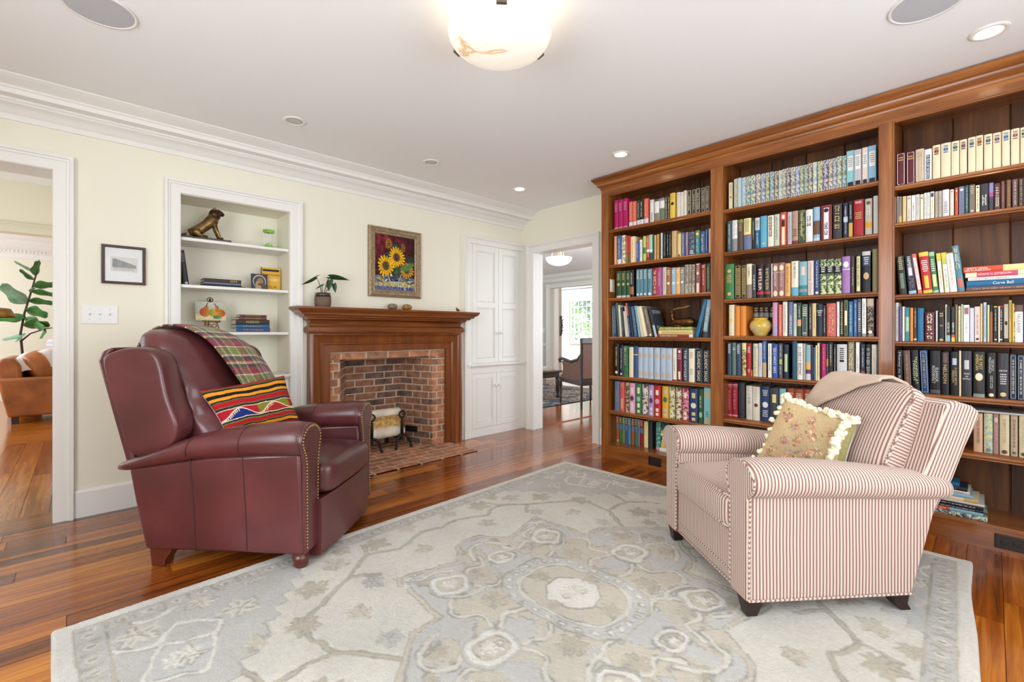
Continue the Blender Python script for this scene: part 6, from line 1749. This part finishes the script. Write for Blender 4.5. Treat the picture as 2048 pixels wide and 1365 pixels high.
def pears(U,V):
    n_ = fnoise(U.shape,(20,26),31); out = np.stack([206-60*V+8*n_,206-40*V+8*n_,196-70*V+8*n_],-1); t = V > .66; out[t] = np.stack([216+10*n_,196+10*n_,150+10*n_],-1)[t]
    def el(cx,cy,rx,ry,c,c2):
        d = ((U-cx)/rx)**2+((V-cy)/ry)**2; m = d < 1; k = np.clip((U-cx)/rx*.5+.5,0,1)[...,None]; out[m] = (np.array(c)*(1-k)+np.array(c2)*k)[m]
    el(.30,.56,.17,.24,(176,52,34),(196,150,40)); el(.36,.36,.08,.16,(190,70,36),(200,140,44)); el(.55,.58,.13,.2,(130,140,44),(206,176,60)); el(.80,.60,.18,.22,(222,160,40),(176,70,30)); el(.70,.36,.07,.18,(214,150,44),(170,80,34)); el(.70,.82,.14,.10,(60,110,70),(110,150,90))
    for (x0,y0,x1,y1) in ((.36,.24,.40,.06),(.68,.22,.63,.08)):
        tt = np.clip(((U-x0)*(x1-x0)+(V-y0)*(y1-y0))/((x1-x0)**2+(y1-y0)**2),0,1); out[np.hypot(U-x0-tt*(x1-x0),V-y0-tt*(y1-y0)) < .016] = (70,46,30)
    return out
U,V = np.meshgrid(np.linspace(0,1,110),np.linspace(0,1,80))
P = np.stack([-.095+.19*U, -.012+(1-V)*.03, .085+.135*(1-V)], -1); painted('picture', P, np.clip(pears(U,V),0,255), attr_mat('oil_paint',.4), pe_, False)
m = MB(); m.add([(-.095,-.011,.085),(.095,-.011,.085),(.095,-.005,.085),(-.095,-.005,.085),(-.095,.019,.22),(.095,.019,.22),(.095,.025,.22),(-.095,.025,.22)],[(0,3,2,1),(4,5,6,7),(0,1,5,4),(1,2,6,5),(2,3,7,6),(3,0,4,7)]); m.build('panel', plain('canvas_board',(206,196,170),.9), pe_)
ea = empty('table_easel', 'ornate little brass easel holding the pear painting', 'easel', (.69,3.955,Z3))
OB = plain('old_brass',(128,98,56),.4,metal=.8)
for s in (-1,1): MB().tube([(s*.048,-.03,0),(s*.042,-.022,.04),(s*.030,-.010,.09),(s*.012,.020,.20),(0,.032,.245)],.005,7).build('leg', OB, ea, smooth=True)
MB().tube([(0,.032,.235),(0,.07,.12),(0,.10,0)],.005,7).build('rear_leg', OB, ea)
MB().tube([(-.055,-.026,.078),(-.03,-.028,.072),(0,-.028,.078),(.03,-.028,.072),(.055,-.026,.078)],.006,7).build('ledge', OB, ea, smooth=True)
MB().tube([(.018*math.cos(t),.028,.235+.018*math.sin(t)) for t in np.linspace(0,2*PI,18)],.004,6).build('finial', OB, ea, smooth=True)
MB().tube([(.03*math.cos(t),-.022,.045+.012*math.sin(2*t)) for t in np.linspace(0,2*PI,24)],.0035,6).build('scroll', OB, ea, smooth=True)

# ------------------------------------------------------------------ hall and living room through the left opening
H2 = 2.62
WALLY = plain('hall_paint', (238,229,204), .7)
fh = struct(MB().box(-2.0,.12,4.02,6.70,-.06,-.012).build('floor_hall', plain('subfloor',(0,0,0))))
boards(fh, [(-1.30+.128*i, -1.30+.128*(i+1), 4.03, 6.70) for i in range(11)], 'y', WOODFY)
struct(MB().box(-3.0,2.0,6.70,11.2,-.06,0).build('floor_living', WOODF))
struct(MB().box(-2.0,.12,4.02,6.85,H2,H2+.1).build('ceiling_hall', CEIL))
struct(MB().box(-3.0,2.0,6.65,11.2,H2,H2+.1).build('ceiling_living', CEIL))
struct(MB().box(.0,.12,4.02,6.65,0,H2).build('wall_hall', WALLY))
m = MB()
for (a,b,z0,z1) in ((4.02,4.55,0,H2),(4.55,6.05,0,.6),(4.55,6.05,2.3,H2),(6.05,6.65,0,H2)): m.box(-2.0,-1.9,a,b,z0,z1)
struct(m.build('wall_hall_light_opening', WALLY))  # unseen wall; its opening was added to let the hall fill light in
m = MB(); m.box(-3.0,-1.55,6.65,6.80,0,H2); m.box(-.03,2.0,6.65,6.80,0,H2); m.box(-1.55,-.03,6.65,6.80,2.11,H2); struct(m.build('wall_hall_far', WALLY))
struct(MB().molding([(-1.55,0),(-1.55,2.11),(-.03,2.11),(-.03,0)], CASPROF, lambda a,b,h:(a,6.65-h,b)).build('trim_6', plain('cream_trim',(226,216,192),.4), angle=35))
struct(MB().box(-3.0,2.0,11.05,11.2,0,H2).build('wall_living', WALL))
m = MB()
for (a,b,z0,z1) in ((6.80,7.4,0,H2),(7.4,10.4,0,.5),(7.4,10.4,2.45,H2),(10.4,11.05,0,H2)): m.box(-2.7,-2.6,a,b,z0,z1)
struct(m.build('wall_living_window', WALL))
struct(MB().box(1.9,2.0,6.80,11.05,0,H2).build('wall_living_side', WALL))
cr = struct(MB().prism([(11.05,2.34),(11.03,2.34),(11.03,2.42),(11.01,2.43),(11.01,2.47),(10.95,2.52),(10.90,2.58),(10.88,2.62),(11.05,2.62)],'x',-2.6,1.9).build('trim_7', TRIM))
m = MB()
for i in range(60): m.box(-2.0+i*.045,-1.978+i*.045,10.995,11.012,2.435,2.465)
tag(m.build('dentil_row', TRIM, cr), kind='stuff')

CAM = plain('camel_leather', (164,96,44), .4, var=.16, vscale=5, bmp=.2, bscale=60)
so = empty('leather_sofa', 'camel brown leather sofa with plump cushions in the living room', 'sofa', (-.25, 8.9, 0))
def sbx(nm, c, r, e1=.25, e2=.2, mt=None, p=None): return superbox(c, r, e1, e2, 32, 16).build(nm, mt or CAM, p or so, smooth=True)
m = MB(); m.loft([[(-.40,-.75,.085),(.50,-.75,.085),(.50,-.62,.085),(-.40,-.62,.085)],[(-.49,-.76,.56),(.50,-.76,.56),(.50,-.60,.56),(-.49,-.60,.56)]]); m.build('arm', CAM, so, bevel=.03, seg=3, angle=50)
m = MB(); m.box(-.45,.50,.40,.55,.085,.56); m.build('arm', CAM, so, bevel=.03, seg=3, angle=50)
m = MB(); m.prism([(-.40,.085),(-.25,.085),(-.30,.70),(-.36,.80),(-.46,.80),(-.52,.72)],'y',-.61,.41); m.build('back', CAM, so, bevel=.03, seg=3, angle=50)
m = MB(); m.box(-.30,.48,-.62,.41,.085,.30); m.build('base', CAM, so, bevel=.01)
for y in (-.35,.15): sbx('seat_cushion', (.12,y,.38), (.40,.25,.09))
for y in (-.34,.16):
    o = superbox((0,0,0), (.11,.28,.22), .6, .5, 32, 16); o.xf(Matrix.Translation((-.17,y,.65)) @ Matrix.Rotation(-.5,4,'Y') @ Matrix.Rotation(.25,4,'Z')); o.build('back_cushion', CAM, so, smooth=True)
for (x,y) in ((-.34,-.70),(.44,-.70),(-.34,.48),(.44,.48)): MB().box(x-.03,x+.03,y-.03,y+.03,0,.086).build('leg', plain('dark_wood_foot',(48,32,26),.5), so)
STRP, nt, b = newmat('striped_cushion_cover'); w_ = nt.nodes.new('ShaderNodeTexWave'); w_.inputs['Scale'].default_value = 6; w_.bands_direction = 'Z'
nt.links.new(coords(nt),w_.inputs[0]); nt.links.new(ramp(nt,w_.outputs[0],[(.1,(150,170,200)),(.35,(222,214,206)),(.6,(206,120,128)),(.9,(226,206,190))]), b.inputs['Base Color']); b.inputs['Roughness'].default_value=.9
o = superbox((0,0,0), (.09,.20,.20), .7, .5, 28, 14); o = o.build('striped_cushion', STRP, smooth=True); o.location = (-.20,8.72,.86); o.rotation_euler = (0,-.4,.3); tag(o, 'pink and blue striped cushion on the camel leather sofa', 'cushion')
def dr(u,v): 
    x = -.60+.52*u; return (x, 8.32+.34*v, .855+.05*math.sin(PI*u)-.10*(u-.45)**2*2+.012*math.sin(9*v+4*u)+.015*math.sin(14*u)-.9*max(0,.3-v)**1.2-.03)
o = MB().grid(dr, 26, 14).build('white_throw', plain('white_fleece',(228,218,216),.95,sheen=.3), smooth=True, thick=.012); tag(o, 'white throw lying over the camel sofa cushions', 'blanket')
ff_ = empty('fiddle_leaf_fig', 'tall fiddle leaf fig tree behind the camel sofa', 'plant', (-.60, 9.75, 0))
MB().lathe([(0,0),(.15,0),(.17,.05),(.19,.34),(.17,.34),(.16,.30),(0,.30)],(0,0,0),28).build('pot', plain('grey_pot',(120,116,110),.7), ff_, smooth=True)
TRK = plain('fig_bark',(72,52,42),.8)
MB().tube([(0,0,.3),(-.03,0,.8),(-.05,0,1.1),(-.01,0,1.4),(.05,0,1.68),(.11,0,1.98),(.14,0,2.2)],[.018,.016,.014,.013,.011,.009,.005],8).build('trunk', TRK, ff_, smooth=True)
MB().tube([(-.05,0,.98),(.05,-.02,1.10),(.20,-.03,1.17),(.34,-.04,1.2)],[.011,.010,.008,.006],8).build('branch', TRK, ff_, smooth=True)
FIG = [None,None]
for i,(c0,c1) in enumerate((((38,92,40),(74,134,60)),((104,156,120),(168,206,178)))):
    FIG[i], nt, b = newmat('fig_leaf_%s' % ('dark','pale')[i]); n = N(nt,'ShaderNodeTexNoise',Scale=9.0); nt.links.new(coords(nt),n.inputs[0])
    nt.links.new(ramp(nt,n.outputs[0],[(.3,c0),(.7,c1)]), b.inputs['Base Color']); b.inputs['Roughness'].default_value=.4
for (b_,t_,w_,k) in (((.02,0,1.55),(-.24,-.05,1.80),.115,1),((.0,0,1.36),(-.34,-.05,1.30),.085,0),((.03,0,1.58),(.30,-.05,1.56),.07,0),((.08,0,1.80),(.33,-.04,1.84),.085,0),((.10,0,1.96),(.13,-.05,2.18),.075,0),((.09,0,1.9),(-.06,-.05,2.03),.06,0),((.0,0,1.45),(.24,-.06,1.36),.11,0),((-.01,0,1.33),(.20,-.07,1.16),.10,0),((-.02,0,1.22),(.26,-.05,1.24),.10,0),((-.04,0,1.06),(-.10,-.05,.98),.06,1),((.20,-.03,1.17),(.16,-.06,1.02),.05,0),((.05,0,1.70),(.10,-.06,1.78),.06,1),((.10,0,2.02),(-.12,-.03,2.14),.035,1),((.06,0,1.72),(.34,-.05,1.68),.06,0),((0,0,1.1),(-.22,-.05,1.0),.05,1)):
    leaf_mesh(b_, t_, w_*1.7, FIG[k], ff_, .08, fig=True, heart=.0, side=(b_[2]-t_[2],-.35,t_[0]-b_[0]), nu=6, nv=14)
fl_ = empty('floor_lamp', 'brass floor lamp with metal shade beside the far opening', 'lamp', (-.90, 7.35, 0))
AGB = plain('aged_brass',(150,116,66),.3,metal=.9)
MB().lathe([(0,0),(.14,0),(.14,.015),(.03,.03),(0,.03)],(0,0,0),28).build('base', AGB, fl_, smooth=True)
MB().tube([(0,0,.02),(0,0,.8),(0,0,1.32),(.05,0,1.40),(.14,0,1.40),(.20,0,1.375)],.009,10).build('pole', AGB, fl_, smooth=True)
MB().lathe([(.14,-.075),(.095,.02),(.03,.03),(.028,.026),(.09,.015),(.136,-.075)],(.245,0,1.355),32).build('shade', AGB, fl_, smooth=True)

# ------------------------------------------------------------------ dining and sun room through the right doorway
HD = 2.46
DW = plain('dining_paint', (222,216,204), .7)
m = MB(); m.box(3.90,8.1,1.8,2.70,-.06,0); m.box(3.90,8.1,3.72,8.6,-.06,0); m.box(5.5,8.1,2.70,3.72,-.06,0); m.box(3.80,5.52,2.70,3.72,-.06,-.012)
struct(m.build('floor_dining', WOODF))
struct(MB().box(8.1,12.2,5.0,11,-.06,0).build('floor_sunroom', WOODF))
struct(MB().box(3.90,8.15,1.8,8.6,HD,HD+.1).build('ceiling_dining', CEIL))
struct(MB().box(8.15,12.2,5.0,11,HD+.05,HD+.15).build('ceiling_sunroom', CEIL))
m = MB(); m.box(8.0,8.15,1.8,5.4,0,HD+.1); m.box(8.0,8.15,7.16,8.6,0,HD+.1); m.box(8.0,8.15,5.4,7.16,2.155,HD+.1); struct(m.build('wall_dining', DW))
struct(MB().box(3.90,8.0,8.45,8.6,0,HD).build('wall_dining_side', DW))
m = MB()
for (a,b,z0,z1) in ((3.90,4.85,0,HD),(4.85,7.55,0,.6),(4.85,7.55,2.36,HD),(7.55,8.0,0,HD)): m.box(a,b,1.8,1.9,z0,z1)
struct(m.build('wall_dining_light_opening', DW))  # unseen wall; its opening is made for the fill light behind it
struct(MB().molding([(5.4,0),(5.4,2.155),(7.16,2.155),(7.16,0)], CASPROF, lambda a,b,h:(8.0-h,a,b)).build('trim_8', TRIM, angle=35))
struct(MB().prism([(8.0,2.30),(7.98,2.30),(7.97,2.36),(7.91,2.40),(7.88,2.45),(7.88,2.46),(8.0,2.46)],'y',1.9,8.45).build('trim_9', TRIM))
struct(MB().box(7.97,8.0,7.26,8.45,.80,.86).build('trim_10', TRIM))
# sun room with its window on the garden
struct(MB().prism([(8.15,0),(8.15,0)] and [(5.0,0),(5.0,2.5),(5.1,2.5),(5.1,0)],'x',8.15,11.6).build('wall_sunroom_side', DW))
XS = 11.5; wy0, wy1, wz0, wz1 = 7.95, 9.45, .80, 2.16
m = MB(); m.box(XS,XS+.12,5.1,wy0,0,2.51); m.box(XS,XS+.12,wy1,11,0,2.51); m.box(XS,XS+.12,wy0,wy1,0,wz0); m.box(XS,XS+.12,wy0,wy1,wz1,2.51); struct(m.build('wall_sunroom', DW))
wn = window_frame('window_3', lambda a,t:(XS+.05+t,a), wy0, wy1, wz0, wz1, 9, 6)
MB().box(XS+.048,XS+.052,wy0+.05,wy1-.05,wz0+.05,wz1-.05).build('pane', glass_mat('window_glass',mixf=.94), wn)
struct(MB().box(XS-.08,XS,wy0-.05,wy1+.05,wz0-.05,wz0).build('trim_11', TRIM))
struct(MB().prism([(XS,2.22),(XS-.02,2.22),(XS-.03,2.32),(XS-.12,2.48),(XS,2.48)],'y',5.1,11).build('trim_12', TRIM))
GRN = [plain('garden_leaf_%s' % n_, c, .6, var=.4, vscale=6) for n_,c in (('bright',(150,186,84)),('mid',(96,140,60)),('dark',(58,92,48)))]
struct(MB().box(11.7,20,4,16,-.3,-.2).build('ground_garden', plain('lawn',(98,128,60),.95,var=.3,vscale=3)))
for i,(x,y,z,s) in enumerate(((13.4,10.6,.9,.9),(14.2,13.2,1.3,1.3),(13.2,8.6,.6,.8),(17.5,15.2,2.4,1.5),(16.4,11.6,2.6,1.4))):
    t = empty('garden_shrub', ['pale green garden shrub outside the sun room window, centre','dark garden shrub outside the sun room window, left side','low bright garden shrub close to the sun room window','tall dark garden tree crown outside the sun room window, left','tall pale garden tree crown outside the sun room window, middle'][i], 'shrub', (x,y,-.2), 0, 'garden greenery')
    mm = MB(); rg = random.Random(i)
    for k in range(420):
        a,e,r = rg.uniform(0,6.28), math.asin(rg.uniform(-1,1)), s*rg.uniform(.6,1)
        c = Vector((r*math.cos(a)*math.cos(e), r*math.sin(a)*math.cos(e), z+.2+r*.9*math.sin(e))); d = Vector((rg.uniform(-1,1),rg.uniform(-1,1),rg.uniform(-1,1))).normalized(); q_ = d.orthogonal().normalized(); L = .14*s
        mm.add([c-d*L, c+q_*L*.45, c+d*L, c-q_*L*.45],[(0,1,2,3)])
    mm.build('foliage', GRN[i % 3], t); MB().tube([(0,0,0),(0,0,z)],[.06,.04],8).build('trunk', TRK, t)
bowl_lamp('hanging_lamp', 'small alabaster bowl pendant in the dining room', (5.1,4.39,HD), .19, .11, .25, 1.0, 9, clips=False, arms=True)
RUGD, nt, b = newmat('old_rug'); co = coords(nt,(1,1,1)); v_n = N(nt,'ShaderNodeTexVoronoi',Scale=5.0); nt.links.new(co,v_n.inputs[0]); n = N(nt,'ShaderNodeTexNoise',Scale=14.0,Detail=4.0); nt.links.new(co,n.inputs[0])
ad = nt.nodes.new('ShaderNodeMath'); ad.operation='ADD'; nt.links.new(v_n.outputs[0],ad.inputs[0]); nt.links.new(n.outputs[0],ad.inputs[1])
nt.links.new(ramp(nt,ad.outputs[0],[(.45,(70,66,70)),(.62,(196,182,150)),(.78,(122,46,42)),(.95,(206,192,160)),(1.0,(84,92,104))]), b.inputs['Base Color']); b.inputs['Roughness'].default_value=1
dr_ = empty('dining_rug', 'patterned red and cream oriental rug beneath the cane chair', 'rug', (6.0,5.75,.0))
MB().box(-1.1,1.3,-1.15,1.15,.001,.009).build('pile', RUGD, dr_)
MB().box(-1.13,1.33,-1.18,1.18,.0005,.006).build('binding', plain('dark_binding',(42,30,30),.9), dr_)
DWD = plain('dark_mahogany',(48,26,24),.3,coat=.3); CANE = plain('woven_cane',(92,58,40),.5,var=.4,vscale=120,bmp=.8,bscale=220)
def cane_chair(loc, rz, label):
    """wing-high cane chair looking along its own +x"""
    r = empty('cane_armchair', label, 'armchair', loc, rz, 'dark cane armchairs')
    for s in (-1,1):
        MB().tube([(-.30,s*.28,0),(-.30,s*.28,.40),(-.31,s*.28,1.02)],[.016,.022,.022],8).build('back_post', DWD, r)
        MB().lathe([(0,0),(.012,0),(.016,.10),(.022,.24),(.014,.27),(.030,.29),(.022,.33),(.030,.36),(.026,.40),(0,.40)],(.28,s*.28,0),14).build('leg', DWD, r, smooth=True)
        MB().tube([(-.30,s*.28,.80),(-.22,s*.29,.72),(-.05,s*.30,.68),(.14,s*.30,.71),(.25,s*.30,.715),(.285,s*.30,.69),(.27,s*.30,.66),(.245,s*.30,.67)],[.02,.022,.022,.022,.024,.022,.018,.012],8).build('arm', DWD, r, smooth=True)
        m = MB(); m.prism([(-.29,.40),(-.29,.78),(-.20,.70),(-.05,.665),(.14,.69),(.22,.68),(.18,.58),(.20,.50),(.27,.40)],'y',s*.292-.006,s*.292+.006); m.build('side_cane', CANE, r)
    MB().box(-.31,-.30,-.26,.26,.44,.96).build('back_cane', CANE, r)
    MB().box(-.33,-.285,-.30,.30,.95,1.035).build('top_rail', DWD, r, bevel=.01)
    MB().box(-.32,-.29,-.28,.28,.38,.45).build('lower_rail', DWD, r)
    m = MB(); m.prism([(-.30,.34),(.28,.36),(.31,.40),(.28,.43),(-.30,.42)],'y',-.30,.30); m.build('seat_frame', DWD, r, bevel=.008)
    sbx('seat_cushion', (.01,0,.46), (.27,.26,.05), .4, .3, plain('cream_seat',(190,170,140),.9), r)
    return r
ca = math.atan2(.57,.19)
c0 = cane_chair((5.25+.095+.28*math.sin(ca), 4.09+.285-.28*math.cos(ca), 0), ca, 'dark wood and cane armchair seen through the right doorway')
cane_chair((6.55,7.2,.009), -1.9, 'dark cane armchair at the far side of the low table')
tb = empty('low_table', 'dark turned-leg low table beyond the doorway', 'table', (5.58,5.55,.009))
MB().box(-.36,.36,-.52,.52,.43,.465).build('tabletop', DWD, tb, bevel=.01)
MB().box(-.32,.32,-.48,.48,.35,.43).build('apron', DWD, tb)
for (x,y) in ((-.3,-.46),(.3,-.46),(-.3,.46),(.3,.46)): MB().lathe([(0,0),(.028,0),(.034,.03),(.022,.06),(.034,.12),(.030,.22),(.040,.26),(.030,.30),(.036,.36),(0,.36)],(x,y,0),14).build('leg', DWD, tb, smooth=True)
zt_ = .475
for (c,t_,lb) in (('beige',.03,'beige book lying on the low table'),('ltgrey',.03,'light grey book on top of the beige one on the low table')):
    o = make_book('hardback_book', t_, .30, .22, c, [], lb, 'book', 'books on the low table'); o.rotation_euler = (-PI/2,0,0); o.location = (5.62,5.1,zt_+t_/2); zt_ += t_+.001
    o.rotation_euler = (Matrix.Rotation(.3,3,'Z') @ Matrix.Rotation(-PI/2,3,'X')).to_euler()
so_ = empty('wall_ornament', 'dark twisted branch ornament on the sun room wall beyond two doorways', 'ornament', (9.05,7.72,1.28))
for k in range(7): MB().tube([(0,0,-.22+k*.07),(-.03,-.05-.03*(k%2),-.2+k*.07),(-.05,-.10-.03*(k%3),-.16+k*.07)],[.02,.014,.005],7).build('twig', DWD, so_)
MB().tube([(0,.0,-.25),(.01,-.02,0),(0,0,.26)],.025,8).build('stem', DWD, so_)
struct(MB().box(9.0,9.12,7.75,8.0,0,2.5).build('wall_sunroom_pier', DW))
sp_ = empty('switch_plate', 'small white switch plate on the far dining room wall', 'light switch', (8.0,7.42,1.16))
MB().box(-.006,0,-.085,.085,-.058,.058).build('plate', PLATE, sp_, bevel=.002)
for i in (-1,0,1): MB().box(-.016,-.005,i*.046-.005,i*.046+.005,-.005,.012).build('toggle', PLATE, sp_)
bpy.data.objects.remove(FOBJ)
